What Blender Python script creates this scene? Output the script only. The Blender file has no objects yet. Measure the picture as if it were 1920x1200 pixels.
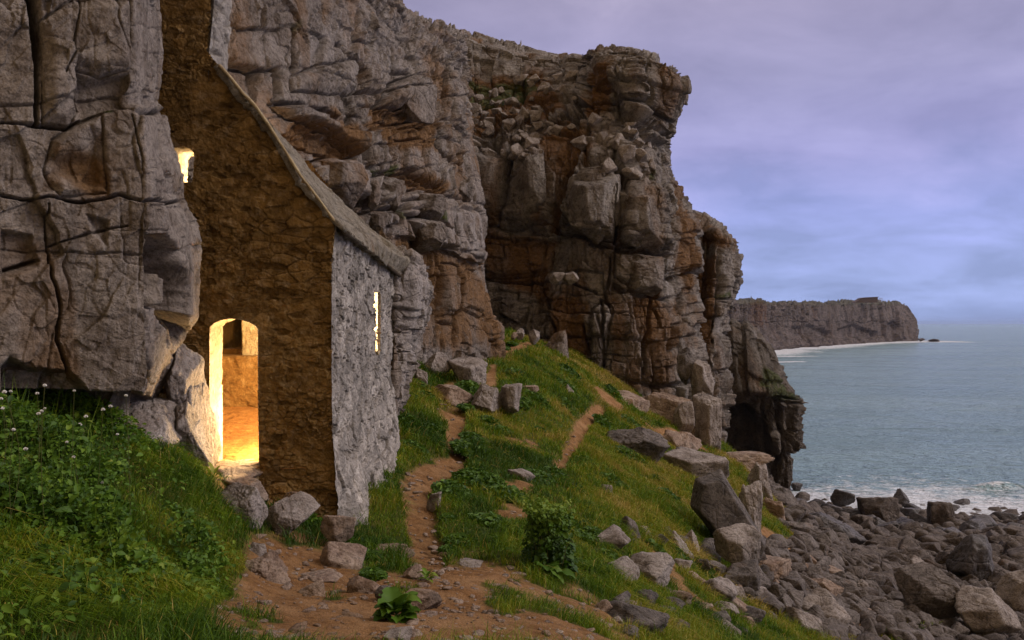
import bpy, bmesh, math, random
import numpy as np
from mathutils import Vector, Matrix

# ------------------------------------------------------------------ scene, camera, sky, sun, exposure
S = bpy.context.scene
COL = S.collection
F = 1493.0            # focal length in photograph pixels (1920 wide)
HZ = 606.0            # row of the horizon
SEA = -18.0           # sea level, metres below the eye
cam_d = bpy.data.cameras.new('camera')
cam = bpy.data.objects.new('camera', cam_d)
COL.objects.link(cam)
cam.rotation_euler = (math.radians(90), 0, 0)
cam_d.sensor_width = 36.0
cam_d.lens = 36.0 * F / 1920.0
cam_d.shift_y = 6.0 / 1920.0
cam_d.clip_start = 0.1
cam_d.clip_end = 60000
S.camera = cam
S.view_settings.view_transform = 'Standard'
S.view_settings.look = 'None'
S.view_settings.exposure = 0.35
S.view_settings.gamma = 1.0
S.render.engine = 'CYCLES'
S.cycles.max_bounces = 5
S.cycles.diffuse_bounces = 3
S.cycles.sample_clamp_indirect = 4.0
S.cycles.use_denoising = True

SUN_EL, SUN_AZ = math.radians(36), math.radians(88)     # azimuth clockwise from +Y (view direction)

def build_world():
    w = bpy.data.worlds.new('World')
    S.world = w
    w.use_nodes = True
    nt = w.node_tree
    nt.nodes.clear()
    N, L = nt.nodes.new, nt.links.new
    out = N('ShaderNodeOutputWorld')
    tc = N('ShaderNodeTexCoord')
    sky = N('ShaderNodeTexSky')
    sky.sky_type = 'NISHITA'
    sky.sun_disc = False
    sky.sun_elevation = math.radians(4)
    sky.sun_rotation = SUN_AZ
    bg1 = N('ShaderNodeBackground')
    bg1.inputs['Strength'].default_value = 0.05
    L(sky.outputs[0], bg1.inputs['Color'])
    sep = N('ShaderNodeSeparateXYZ')
    L(tc.outputs['Generated'], sep.inputs[0])
    # overcast layer: colour by elevation
    ramp = N('ShaderNodeValToRGB')
    e = ramp.color_ramp.elements
    e[0].position = 0.0; e[0].color = (0.27, 0.345, 0.62, 1)
    e[1].position = 1.0; e[1].color = (0.80, 0.70, 0.68, 1)
    for pos, c in [(0.05, (0.285, 0.355, 0.645, 1)), (0.13, (0.285, 0.33, 0.645, 1)), (0.20, (0.305, 0.305, 0.56, 1)),
                   (0.28, (0.30, 0.29, 0.48, 1)), (0.38, (0.285, 0.262, 0.40, 1)), (0.55, (0.48, 0.41, 0.47, 1))]:
        el = ramp.color_ramp.elements.new(pos); el.color = c
    # clouds: noise on a flattened direction so that they stretch towards the horizon
    mx = N('ShaderNodeMath'); mx.operation = 'ADD'; mx.inputs[1].default_value = 0.34
    L(sep.outputs['Z'], mx.inputs[0])
    dv = N('ShaderNodeVectorMath'); dv.operation = 'DIVIDE'
    L(tc.outputs['Generated'], dv.inputs[0])
    cmb = N('ShaderNodeCombineXYZ')
    for i in range(3): L(mx.outputs[0], cmb.inputs[i])
    L(cmb.outputs[0], dv.inputs[1])
    mp = N('ShaderNodeMapping'); mp.inputs['Scale'].default_value = (1.0, 1.2, 2.2); mp.inputs['Rotation'].default_value = (0, 0.12, 0.25)
    L(dv.outputs[0], mp.inputs[0])
    n1 = N('ShaderNodeTexNoise'); n1.inputs['Scale'].default_value = 2.9; n1.inputs['Detail'].default_value = 7; n1.inputs['Roughness'].default_value = 0.56
    n1.inputs['Distortion'].default_value = 0.25
    L(mp.outputs[0], n1.inputs['Vector'])
    cr = N('ShaderNodeValToRGB'); cr.color_ramp.elements[0].position = 0.36; cr.color_ramp.elements[1].position = 0.68
    L(n1.outputs['Fac'], cr.inputs[0])
    # the ramp is looked up a little higher or lower where the cloud is, so patches of blue and mauve mix
    ad = N('ShaderNodeMath'); ad.operation = 'MULTIPLY_ADD'; ad.inputs[1].default_value = 0.16; 
    L(n1.outputs['Fac'], ad.inputs[0])
    zz = N('ShaderNodeMath'); zz.operation = 'SUBTRACT'; zz.inputs[1].default_value = 0.08
    L(sep.outputs['Z'], zz.inputs[0]); L(zz.outputs[0], ad.inputs[2])
    L(ad.outputs[0], ramp.inputs[0])
    mixc = N('ShaderNodeMix'); mixc.data_type = 'RGBA'; mixc.blend_type = 'MULTIPLY'; mixc.inputs['Factor'].default_value = 1.0
    mr = N('ShaderNodeMapRange'); mr.inputs['To Min'].default_value = 0.88; mr.inputs['To Max'].default_value = 1.24
    L(cr.outputs['Color'], mr.inputs['Value'])
    L(ramp.outputs['Color'], mixc.inputs['A']); L(mr.outputs[0], mixc.inputs['B'])
    # the glow left in the sky where the sun is (behind the seaward side, out of frame)
    sunv = (math.sin(SUN_AZ) * math.cos(SUN_EL), math.cos(SUN_AZ) * math.cos(SUN_EL), math.sin(SUN_EL))
    dt = N('ShaderNodeVectorMath'); dt.operation = 'DOT_PRODUCT'; dt.inputs[1].default_value = sunv
    L(tc.outputs['Generated'], dt.inputs[0])
    gl = N('ShaderNodeMapRange'); gl.inputs['From Min'].default_value = 0.72; gl.inputs['From Max'].default_value = 1.0
    gl.inputs['To Min'].default_value = 0.0; gl.inputs['To Max'].default_value = 0.6; gl.interpolation_type = 'SMOOTHSTEP'
    L(dt.outputs['Value'], gl.inputs['Value'])
    gm = N('ShaderNodeMix'); gm.data_type = 'RGBA'; gm.blend_type = 'ADD'; gm.inputs['B'].default_value = (1.0, 0.88, 0.85, 1)
    L(gl.outputs[0], gm.inputs['Factor']); L(mixc.outputs['Result'], gm.inputs['A'])
    # low in the sky behind the viewer: the dull ochre of dusk over the land
    wd = N('ShaderNodeVectorMath'); wd.operation = 'DOT_PRODUCT'; wd.inputs[1].default_value = (-0.35, -0.93, 0.0)
    L(tc.outputs['Generated'], wd.inputs[0])
    wr = N('ShaderNodeMapRange'); wr.interpolation_type = 'SMOOTHSTEP'; wr.inputs['From Min'].default_value = -0.25; wr.inputs['From Max'].default_value = 0.6
    L(wd.outputs['Value'], wr.inputs['Value'])
    wm = N('ShaderNodeMix'); wm.data_type = 'RGBA'; wm.inputs['B'].default_value = (0.47, 0.32, 0.175, 1)
    L(wr.outputs[0], wm.inputs['Factor']); L(gm.outputs['Result'], wm.inputs['A'])
    gm = wm
    bg2 = N('ShaderNodeBackground'); bg2.inputs['Strength'].default_value = 1.0
    L(gm.outputs['Result'], bg2.inputs['Color'])
    mixs = N('ShaderNodeMixShader'); mixs.inputs[0].default_value = 0.92
    L(bg1.outputs[0], mixs.inputs[1]); L(bg2.outputs[0], mixs.inputs[2])
    L(mixs.outputs[0], out.inputs['Surface'])

build_world()
sd = bpy.data.lights.new('sun', 'SUN')
sd.energy = 1.75
sd.angle = math.radians(24)
sd.color = (1.0, 0.90, 0.86)
so = bpy.data.objects.new('sun', sd)
COL.objects.link(so)
so.rotation_euler = Vector((-math.sin(SUN_AZ) * math.cos(SUN_EL), -math.cos(SUN_AZ) * math.cos(SUN_EL), -math.sin(SUN_EL))).to_track_quat('-Z', 'Y').to_euler()

def lamp(name, loc, power, color, radius=0.08):
    d = bpy.data.lights.new(name, 'POINT')
    d.energy = power; d.color = color; d.shadow_soft_size = radius
    o = bpy.data.objects.new(name, d); o.location = loc
    COL.objects.link(o)
    return o

# ------------------------------------------------------------------ helpers: projection, noise, meshes
def P(px, py, d):
    return np.array([(px - 960.0) / F * d, d, (HZ - py) / F * d])

def proj(X):
    y = np.maximum(X[..., 1], 0.05)
    return 960 + F * X[..., 0] / y, HZ - F * X[..., 2] / y

def h01(*ints):
    """hash of integer arrays and a seed -> [0,1)"""
    h = np.uint32(2166136261)
    with np.errstate(over='ignore'):
        for i in ints:
            v = np.asarray(i).astype(np.int64).astype(np.uint32)
            h = (h ^ v) * np.uint32(16777619)
            h = (h ^ (h >> np.uint32(15))) * np.uint32(2246822519)
            h = (h ^ (h >> np.uint32(13))) * np.uint32(3266489917)
            h = h ^ (h >> np.uint32(16))
    return h.astype(np.float64) / 4294967296.0

def vnoise(X, seed=0):
    """value noise in [-1,1], X (...,2 or 3)"""
    i = np.floor(X).astype(np.int64); f = X - i
    f = f * f * f * (f * (f * 6 - 15) + 10)
    n = X.shape[-1]
    tot = 0
    for c in range(2 ** n):
        w = 1; idx = []
        for a in range(n):
            b = (c >> a) & 1
            idx.append(i[..., a] + b)
            w = w * (f[..., a] if b else 1 - f[..., a])
        tot = tot + w * h01(*idx, seed)
    return tot * 2 - 1

def fbm(X, seed=0, octv=4, gain=0.5, ridged=False):
    a, t, s = 1.0, 0, 0
    for o in range(octv):
        v = vnoise(X * (2.03 ** o) + o * 17.3, seed + o)
        if ridged: v = 1 - 2 * np.abs(v)
        t = t + a * v; s += a; a *= gain
    return t / s

def bricks(s, t, w, h, seed, jit=0.38):
    """random coursed joints: returns id hashes r1,r2,r3, distance to the nearest joint, local coordinates"""
    def split(x, size, *key):
        k = np.floor(x / size)
        def b(q): return (q + jit * (h01(q + 5000, *key) * 2 - 1)) * size
        lo = b(k); k = np.where(x < lo, k - 1, k)
        hi = b(k + 1); k = np.where(x >= hi, k + 1, k)
        lo = b(k); hi = b(k + 1)
        return k, lo, hi
    r, l0, l1 = split(t, h, seed)
    off = h01(r + 5000, seed + 7) * w
    ww = w
    c, c0, c1 = split(s + off, ww, r + 5000, seed + 3)
    ss = s + off
    d = np.minimum(np.minimum(t - l0, l1 - t), np.minimum(ss - c0, c1 - ss))
    lx = (ss - (c0 + c1) / 2) / w; ly = (t - (l0 + l1) / 2) / h
    ids = (r + 5000, c + 5000)
    return h01(*ids, seed + 11), h01(*ids, seed + 12), h01(*ids, seed + 13), d, lx, ly

def voro(s, t, seed, jit=0.85):
    """2-D voronoi in cell units: hashes of the nearest cell, distance to its border, offset from its point"""
    i, j = np.floor(s), np.floor(t)
    best = np.full(s.shape, 1e9); sec = np.full(s.shape, 1e9)
    bi = np.zeros(s.shape); bj = np.zeros(s.shape); bx = np.zeros(s.shape); by = np.zeros(s.shape)
    for a in (-1, 0, 1):
        for b in (-1, 0, 1):
            ci, cj = i + a, j + b
            x = ci + 0.5 + jit * (h01(ci + 5000, cj + 5000, seed) - 0.5) - s
            y = cj + 0.5 + jit * (h01(ci + 5000, cj + 5000, seed + 1) - 0.5) - t
            d = x * x + y * y
            m = d < best
            sec = np.where(m, best, np.minimum(sec, d))
            best = np.where(m, d, best)
            bi = np.where(m, ci, bi); bj = np.where(m, cj, bj); bx = np.where(m, x, bx); by = np.where(m, y, by)
    k = (bi + 5000, bj + 5000)
    return h01(*k, seed + 2), h01(*k, seed + 3), h01(*k, seed + 4), np.sqrt(sec) - np.sqrt(best), -bx, -by

def sm(x, a, b):
    t = np.clip((x - a) / (b - a), 0, 1)
    return t * t * (3 - 2 * t)

def poly_sdf(px, py, pts):
    """signed distance (negative inside) to a polygon, in pixels"""
    pts = np.array(pts, float)
    d = np.full(px.shape, 1e18); ins = np.zeros(px.shape, bool)
    n = len(pts)
    for k in range(n):
        a, b = pts[k], pts[(k + 1) % n]
        e = b - a
        wx, wy = px - a[0], py - a[1]
        u = np.clip((wx * e[0] + wy * e[1]) / max(e @ e, 1e-9), 0, 1)
        d = np.minimum(d, (wx - u * e[0]) ** 2 + (wy - u * e[1]) ** 2)
        c = ((a[1] > py) != (b[1] > py)) & (px < (b[0] - a[0]) * (py - a[1]) / ((b[1] - a[1]) if b[1] != a[1] else 1e-9) + a[0])
        ins ^= c
    d = np.sqrt(d)
    return np.where(ins, -d, d)

def line_dist(px, py, pts):
    """distance to an open polyline given as (x, y, width) -> (distance, width there)"""
    d = np.full(px.shape, 1e18); w = np.zeros(px.shape)
    for a, b in zip(pts[:-1], pts[1:]):
        ex, ey = b[0] - a[0], b[1] - a[1]
        u = np.clip(((px - a[0]) * ex + (py - a[1]) * ey) / max(ex * ex + ey * ey, 1e-9), 0, 1)
        dd = np.hypot(px - a[0] - u * ex, py - a[1] - u * ey)
        ww = a[2] + u * (b[2] - a[2])
        m = dd < d
        d = np.where(m, dd, d); w = np.where(m, ww, w)
    return d, w

def mesh_np(name, V, faces, mat=None, attrs=None, smooth=True, parent=None, link=True):
    """faces: (n,4) or (n,3) array, or a list of such arrays"""
    if not isinstance(faces, list): faces = [faces]
    faces = [np.asarray(f, np.int32) for f in faces if len(f)]
    me = bpy.data.meshes.new(name)
    V = np.asarray(V, np.float32)
    me.vertices.add(len(V)); me.vertices.foreach_set('co', V.ravel())
    nl = sum(f.size for f in faces); npoly = sum(len(f) for f in faces)
    me.loops.add(nl); me.polygons.add(npoly)
    me.loops.foreach_set('vertex_index', np.concatenate([f.ravel() for f in faces]))
    st = []; o = 0
    for f in faces:
        st.append(o + np.arange(len(f)) * f.shape[1]); o += f.size
    me.polygons.foreach_set('loop_start', np.concatenate(st).astype(np.int32))
    me.polygons.foreach_set('use_smooth', np.full(npoly, smooth))
    me.update(calc_edges=True)
    for k, a in (attrs or {}).items():
        at = me.attributes.new(k, 'FLOAT', 'POINT')
        at.data.foreach_set('value', np.asarray(a, np.float32).ravel())
    if mat: me.materials.append(mat)
    ob = bpy.data.objects.new(name, me)
    if link: COL.objects.link(ob)
    if parent: ob.parent = parent
    return ob

def grid_faces(R, C, flip=False):
    i = np.arange(R * C).reshape(R, C)
    f = np.stack([i[:-1, :-1], i[:-1, 1:], i[1:, 1:], i[1:, :-1]], -1).reshape(-1, 4)
    return f[:, ::-1] if flip else f

def tag(o, label=None, cat=None, group=None, kind=None):
    if label: o['label'] = label
    if cat: o['category'] = cat
    if group: o['group'] = group
    if kind: o['kind'] = kind
    return o

def empty(name, loc=(0, 0, 0)):
    o = bpy.data.objects.new(name, None); COL.objects.link(o); o.location = loc
    o.empty_display_size = 0.2
    return o

# ------------------------------------------------------------------ materials
def nodes_mat(name):
    m = bpy.data.materials.new(name); m.use_nodes = True
    nt = m.node_tree; nt.nodes.clear()
    out = nt.nodes.new('ShaderNodeOutputMaterial')
    b = nt.nodes.new('ShaderNodeBsdfPrincipled')
    nt.links.new(b.outputs[0], out.inputs['Surface'])
    return m, nt, b

class NB:
    """small node-building shorthand"""
    def __init__(s, nt):
        s.nt = nt
        s.pos = nt.nodes.new('ShaderNodeNewGeometry').outputs['Position']
    def N(s, t): return s.nt.nodes.new(t)
    def L(s, a, b): s.nt.links.new(a, b)
    def noise(s, scale, detail=5, rough=0.55, vec=None, stretch=None, dist=0.0):
        v = vec or s.pos
        if stretch:
            mp = s.N('ShaderNodeMapping'); mp.inputs['Scale'].default_value = stretch
            s.L(v, mp.inputs[0]); v = mp.outputs[0]
        n = s.N('ShaderNodeTexNoise'); n.inputs['Scale'].default_value = scale; n.inputs['Detail'].default_value = detail
        n.inputs['Roughness'].default_value = rough; n.inputs['Distortion'].default_value = dist
        s.L(v, n.inputs['Vector']); return n.outputs['Fac']
    def ramp(s, x, a, b, lo=0.0, hi=1.0):
        r = s.N('ShaderNodeMapRange'); r.interpolation_type = 'SMOOTHSTEP'
        for k, v in zip(('From Min', 'From Max', 'To Min', 'To Max'), (a, b, lo, hi)): r.inputs[k].default_value = v
        s.L(x, r.inputs['Value']); return r.outputs[0]
    def mix(s, f, a, b, mode='MIX'):
        m = s.N('ShaderNodeMix'); m.data_type = 'RGBA'; m.blend_type = mode
        for k, v in (('Factor', f), ('A', a), ('B', b)):
            if isinstance(v, (int, float)): m.inputs[k].default_value = v
            elif isinstance(v, tuple): m.inputs[k].default_value = (*v, 1) if len(v) == 3 else v
            else: s.L(v, m.inputs[k])
        return m.outputs['Result']
    def math(s, op, a, b=None):
        m = s.N('ShaderNodeMath'); m.operation = op
        for k, v in enumerate((a, b)):
            if v is None: continue
            if isinstance(v, (int, float)): m.inputs[k].default_value = v
            else: s.L(v, m.inputs[k])
        return m.outputs[0]
    def attr(s, name):
        a = s.N('ShaderNodeAttribute'); a.attribute_name = name; return a.outputs['Fac']
    def bump(s, h, dist, strength=1.0, prev=None):
        b = s.N('ShaderNodeBump'); b.inputs['Distance'].default_value = dist; b.inputs['Strength'].default_value = strength
        s.L(h, b.inputs['Height'])
        if prev: s.L(prev, b.inputs['Normal'])
        return b.outputs[0]

def rock_material(name, k=1.0, grey=(0.34, 0.30, 0.275), dark=(0.15, 0.118, 0.095), ochre=(0.205, 0.110, 0.040), ochre_amt=0.45, lichen=0.25,
                  bump=1.0, strata=0.0, wet=0.0):
    """k: feature scale (1 = about ten metres away)"""
    m, nt, b = nodes_mat(name)
    g = NB(nt)
    big = g.noise(0.55 * k, 4, 0.6)
    med = g.noise(2.6 * k, 6, 0.62)
    fine = g.noise(16 * k, 6, 0.68)
    streak = g.noise(1.3 * k, 5, 0.6, stretch=(1, 1, 0.22))
    col = g.mix(g.ramp(med, 0.30, 0.66), dark, grey)
    col = g.mix(g.ramp(fine, 0.42, 0.75, 0, 0.42), col, tuple(min(1, c * 1.35) for c in grey))
    col = g.mix(g.ramp(fine, 0.50, 0.30, 0, 0.75), col, tuple(c * 0.40 for c in dark))
    grit = g.noise(48 * k, 4, 0.75)
    col = g.mix(g.ramp(grit, 0.52, 0.30, 0, 0.55), col, tuple(c * 0.5 for c in dark))
    st = g.math('ADD', g.math('MULTIPLY', streak, 0.75), g.math('MULTIPLY', big, 0.45))
    st = g.math('ADD', st, g.math('MULTIPLY', g.attr('stain_shade'), 0.45))
    oc = g.mix(g.ramp(fine, 0.3, 0.7), tuple(c * 0.55 for c in ochre), ochre)
    col = g.mix(g.ramp(st, 0.78 - 0.30 * ochre_amt, 0.98 - 0.22 * ochre_amt, 0, 0.92), col, oc)
    # dark streaks of damp and black lichen
    blk = g.noise(2.1 * k, 5, 0.65, stretch=(1, 1, 0.16))
    col = g.mix(g.ramp(blk, 0.54, 0.72, 0, 0.72), col, (0.045, 0.036, 0.030))
    # pale lichen spots
    sp = g.noise(9 * k, 3, 0.5)
    col = g.mix(g.ramp(sp, 0.64, 0.72, 0, lichen), col, (0.42, 0.40, 0.37))
    col = g.mix(g.math('MULTIPLY', g.attr('pale'), g.ramp(med, 0.25, 0.6, 0.35, 0.8)), col, (0.42, 0.385, 0.37))
    mossn = g.math('MULTIPLY', g.attr('moss'), g.ramp(g.noise(5 * k, 4, 0.6), 0.3, 0.5, 0.3, 1.0))
    col = g.mix(mossn, col, g.mix(g.ramp(fine, 0.35, 0.65), (0.03, 0.045, 0.008), (0.085, 0.095, 0.02)))
    nt.links.new(col, b.inputs['Base Color'])
    b.inputs['Roughness'].default_value = 0.88 - 0.45 * wet
    b.inputs['Specular IOR Level'].default_value = 0.25 + 0.3 * wet
    v = g.N('ShaderNodeTexVoronoi'); v.feature = 'DISTANCE_TO_EDGE'; v.inputs['Scale'].default_value = 2.2 * k
    wv = g.N('ShaderNodeMix'); wv.data_type = 'RGBA'; wv.inputs['Factor'].default_value = 0.12
    nn = g.N('ShaderNodeTexNoise'); nn.inputs['Scale'].default_value = 3 * k; g.L(g.pos, nn.inputs['Vector'])
    g.L(g.pos, wv.inputs['A']); g.L(nn.outputs['Color'], wv.inputs['B'])
    g.L(wv.outputs['Result'], v.inputs['Vector'])
    crack = g.ramp(v.outputs['Distance'], 0.0, 0.05)
    h = g.math('ADD', g.math('MULTIPLY', fine, 0.55), g.math('MULTIPLY', med, 1.0))
    h = g.math('ADD', h, g.math('MULTIPLY', crack, 0.22))
    if strata:
        h = g.math('ADD', h, g.math('MULTIPLY', g.noise(2.2 * k, 4, 0.6, stretch=(0.35, 0.35, 5.0)), strata))
    h2 = g.noise(55 * k, 4, 0.7)
    n = g.bump(h, 0.16 / k, bump)
    n = g.bump(h2, 0.035 / k, bump * 0.9, n)
    nt.links.new(n, b.inputs['Normal'])
    return m

M_ROCK_NEAR = rock_material('limestone near', 1.0, grey=(0.315, 0.27, 0.232), dark=(0.135, 0.102, 0.078), ochre_amt=0.58, lichen=0.22, bump=0.9)
M_ROCK_MID = rock_material('limestone mid', 0.55, grey=(0.30, 0.262, 0.235), dark=(0.12, 0.092, 0.072), ochre=(0.225, 0.115, 0.038), ochre_amt=0.78, lichen=0.3, bump=1.0)
M_ROCK_FAR = rock_material('limestone far', 0.33, grey=(0.33, 0.298, 0.272), dark=(0.13, 0.102, 0.082), ochre=(0.225, 0.112, 0.036), ochre_amt=0.70, lichen=0.25, bump=1.1, strata=0.9)
M_ROCK_STACK = rock_material('limestone stack', 0.25, grey=(0.20, 0.17, 0.14), dark=(0.07, 0.055, 0.04), ochre=(0.17, 0.085, 0.025), ochre_amt=0.65, lichen=0.1, bump=1.2)
M_HEADLAND = rock_material('limestone headland', 0.06, grey=(0.165, 0.130, 0.115), dark=(0.075, 0.056, 0.052), ochre=(0.15, 0.080, 0.045), ochre_amt=0.45, lichen=0.1, bump=1.0)
M_BOULDER = rock_material('boulder stone', 1.0, ochre_amt=0.25, lichen=0.3, bump=0.8)
M_BOULDER_WARM = rock_material('reddish stone', 1.0, grey=(0.36, 0.28, 0.22), dark=(0.17, 0.11, 0.08), ochre_amt=0.62, lichen=0.2, bump=0.8)
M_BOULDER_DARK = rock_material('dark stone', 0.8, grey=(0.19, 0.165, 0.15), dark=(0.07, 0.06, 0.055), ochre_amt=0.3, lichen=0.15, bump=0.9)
M_SHORE = rock_material('shore stone', 0.5, grey=(0.165, 0.138, 0.122), dark=(0.052, 0.040, 0.034), ochre=(0.12, 0.06, 0.025), ochre_amt=0.4, lichen=0.2, bump=0.8)
M_SHORE_DRY = rock_material('dry shore stone', 0.7, grey=(0.21, 0.182, 0.165), dark=(0.082, 0.066, 0.056), ochre_amt=0.35, lichen=0.25, bump=0.9)
M_SHORE_WET = rock_material('wet shore stone', 0.4, grey=(0.11, 0.095, 0.09), dark=(0.035, 0.030, 0.03), ochre=(0.07, 0.04, 0.02), ochre_amt=0.3, lichen=0.05, bump=0.8, wet=0.7)

# ------------------------------------------------------------------ ground: control points (photo column, row, distance) -> thin-plate surface
GC = [(960,1200,5.4),(700,1200,5.0),(500,1200,4.6),(250,1200,4.0),(0,1200,3.5),(-250,1200,3.2),
 (0,1060,4.3),(0,940,5.0),(0,840,5.8),(0,780,6.8),(-250,840,5.8),(150,780,7.3),(200,1000,5.4),(200,880,6.6),(300,830,8.4),(330,900,7.6),
 (390,880,9.2),(420,960,8.2),(440,1060,6.9),(430,1130,5.8),(300,1100,5.1),(440,882,9.84),(470,925,9.5),(520,980,9.0),(480,1020,8.1),
 (640,998,9.7),(600,1050,8.2),(560,1130,6.3),(720,1000,10.2),(740,940,11.8),(752,850,15.0),(760,780,18.0),(775,720,22.0),
 (800,1012,10.4),(800,1060,8.8),(850,1110,7.2),(790,930,12.8),(850,868,16.0),(862,815,18.5),(845,770,20.5),(920,785,21.5),(820,735,22.5),
 (870,715,24.5),(800,690,25.5),(860,675,28),(905,655,33),(985,646,36),(1060,690,35),(1130,742,35.5),(1000,720,26),(1240,808,37),(1330,850,38.5),(1390,870,40),(1445,935,41),
 (960,820,20),(1060,800,24.5),(1000,880,17),(1100,870,21),(1180,830,28),(1200,870,24.5),(1290,900,27),(1000,960,13.2),(1100,960,15.5),(1230,960,19),(1330,980,22),(1420,1010,25),
 (1000,1060,9.6),(1100,1060,11.2),(1200,1060,13.6),(1300,1070,16.5),(1400,1080,19.5),(1080,1150,7.7),(1200,1180,8.8),(1300,1190,10.6),(1400,1195,13.2),(1500,1195,16.4),(1600,1195,20),
 (1470,985,33),(1500,1050,27),(1560,1100,25),(1600,1060,33),(1470,955,55),(1520,1000,50),(1700,1150,25.5),(1800,1195,25),(1920,1195,27),(2150,1195,30),(1900,1090,38),(1750,1050,45),(1950,1040,48),(1620,1000,57),
 (1560,975,68),(1700,992,68.5),(1900,996,68),(2200,1010,66),(1620,965,76),(1800,970,76),(2000,975,74)]
GX = [P(*c) for c in GC]
GX += [np.array(p) for p in [(36,86,-19.6),(52,86,-19.6),(24,87,-19.4),(70,84,-19.6),(40,100,-20.5),(80,100,-20.5),(12,100,-17),(110,60,-20),(60,120,-22),(20,120,-22),
       (-6,14,-1.6),(-8,20,-1.0),(-4,25,-0.8),(-9,9,-0.6),(-4,40,0),(6,50,-3),(-10,60,0),(20,58,-13.5),(14,50,-8),(0,3.0,-1.72),(3,3.0,-2.3),(-2.5,2,-1.25),(0,0,-1.62),(0,-4,-1.2),(6,0,-3.4),(-5,0,-0.4),(-6,5,-0.4),(14,8,-7.6),(22,14,-9.6),(40,20,-14)]]
GX = np.array(GX)

def _tps_fit(xy, z, lam=0.015):
    n = len(xy)
    def U(r2): return 0.5 * r2 * np.log(r2 + 1e-9)
    d2 = ((xy[:, None] - xy[None]) ** 2).sum(-1)
    K = U(d2) + lam * np.eye(n) * np.mean(d2)** 0.5
    Pm = np.c_[np.ones(n), xy]
    A = np.block([[K, Pm], [Pm.T, np.zeros((3, 3))]])
    return np.linalg.solve(A, np.r_[z, 0, 0, 0])
# the surface is fitted in stretched coordinates so that near points are as well spaced as far ones
def _gxy(X):
    x, y = X[..., 0], X[..., 1]
    r = np.sqrt(x * x + y * y + 9.0)
    k = np.log(r / 3.0 + 1.0) / r * 4
    return np.stack([x * k, y * k], -1)
_GW = _tps_fit(_gxy(GX), GX[:, 2])
_GP = _gxy(GX)

def ground_smooth(X):
    q = _gxy(X)
    sh = q.shape[:-1]; q = q.reshape(-1, 2)
    out = np.empty(len(q))
    n = len(_GP)
    for a in range(0, len(q), 40000):
        b = q[a:a + 40000]
        r2 = ((b[:, None] - _GP[None]) ** 2).sum(-1)
        out[a:a + 40000] = (0.5 * r2 * np.log(r2 + 1e-9)) @ _GW[:n] + _GW[n] + b @ _GW[n + 1:]
    return out.reshape(sh)

def ground_z(X):
    X = np.asarray(X, float)
    x2 = X[..., :2]
    z = ground_smooth(x2)
    far = np.clip(np.hypot(x2[..., 0], x2[..., 1]) / 12, 0.35, 2.5)
    z = z + 0.16 * far * fbm(x2 / 2.4, 3, 4) * 0.8 + 0.045 * fbm(x2 / 0.55, 9, 3)
    return z

def ground_hit(px, py, dmin=2.5, dmax=120):
    """distance at which the sight line of a photo pixel meets the ground"""
    d = np.exp(np.linspace(math.log(dmin), math.log(dmax), 700))
    X = np.stack([(px - 960) / F * d, d], -1)
    below = (HZ - py) / F * d < ground_z(X)
    k = np.argmax(below)
    return float(d[k]) if below.any() else dmax

# bare soil: paths and trodden ground (drawn as lines with a width, or outlines)
PATHS = [[(800,1045,66),(795,1000,54),(785,950,52),(772,912,50),(800,885,52),(850,866,46),(860,845,36),(850,810,30),(862,780,28),(828,766,24)],
         [(1052,866,18),(1075,828,26),(1092,790,28),(1118,766,30)], [(1120,730,10),(1160,765,14)],
         [(895,672,12),(945,658,14),(990,646,12)], [(840,725,14),(870,712,10)], [(920,715,22),(925,690,14)]]
SOIL = [[(760,1060),(860,1052),(965,1062),(1010,1095),(1100,1130),(1185,1175),(1210,1230),(400,1230),(380,1160),(440,1100),(455,1040),(470,1005),(560,1010),(640,1045),(700,1075)],
        [(385,885),(490,888),(590,925),(600,960),(470,960),(415,935)],
        [(1200,800),(1260,800),(1330,845),(1420,875),(1360,860),(1290,840)], [(1300,945),(1370,1000),(1350,985)], [(1430,985),(1480,1010),(1640,1080),(1560,1110),(1480,1070),(1380,1060)],
        [(1440,1040),(1560,1050),(1660,1130),(1680,1190),(1560,1200),(1440,1120)]]
def soil_mask(px, py, X):
    n = 7 * fbm(X[..., :2] * 2.6, 21, 4) ; n2 = 6 * fbm(X[..., :2] * 0.9, 22, 3)
    k = np.clip(12 / np.maximum(X[..., 1], 3), 0.35, 1.8)
    m = np.zeros(px.shape)
    for pl in PATHS:
        d, w = line_dist(px, py, pl)
        m = np.maximum(m, sm(w * 0.5 + (1.5 * n + n2) * k - d, -5 * k, 5 * k))
    for po in SOIL:
        m = np.maximum(m, sm(-poly_sdf(px, py, po) + (2 * n + 3 * n2) * k, -10 * k, 12 * k))
    # random bare patches
    m = np.maximum(m, 0.9 * sm(fbm(X[..., :2] * 0.8, 31, 4), 0.50, 0.58))
    # tufts of grass scattered over the trodden ground
    m = m * (1 - 0.95 * sm(fbm(X[..., :2] * 1.7, 33, 4), 0.20, 0.30) * (X[..., 1] < 9.5) * sm(px, 200, 420))
    return m
def shore_mask(X):
    """1 on the boulder shore and under water"""
    return sm(-X[..., 2] + 1.5 * fbm(X[..., :2] * 0.30, 41, 4) + 0.8 * fbm(X[..., :2] * 1.1, 43, 3) - 0.045 * np.maximum(X[...,0]-6,0), 8.4, 10.0)

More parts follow.
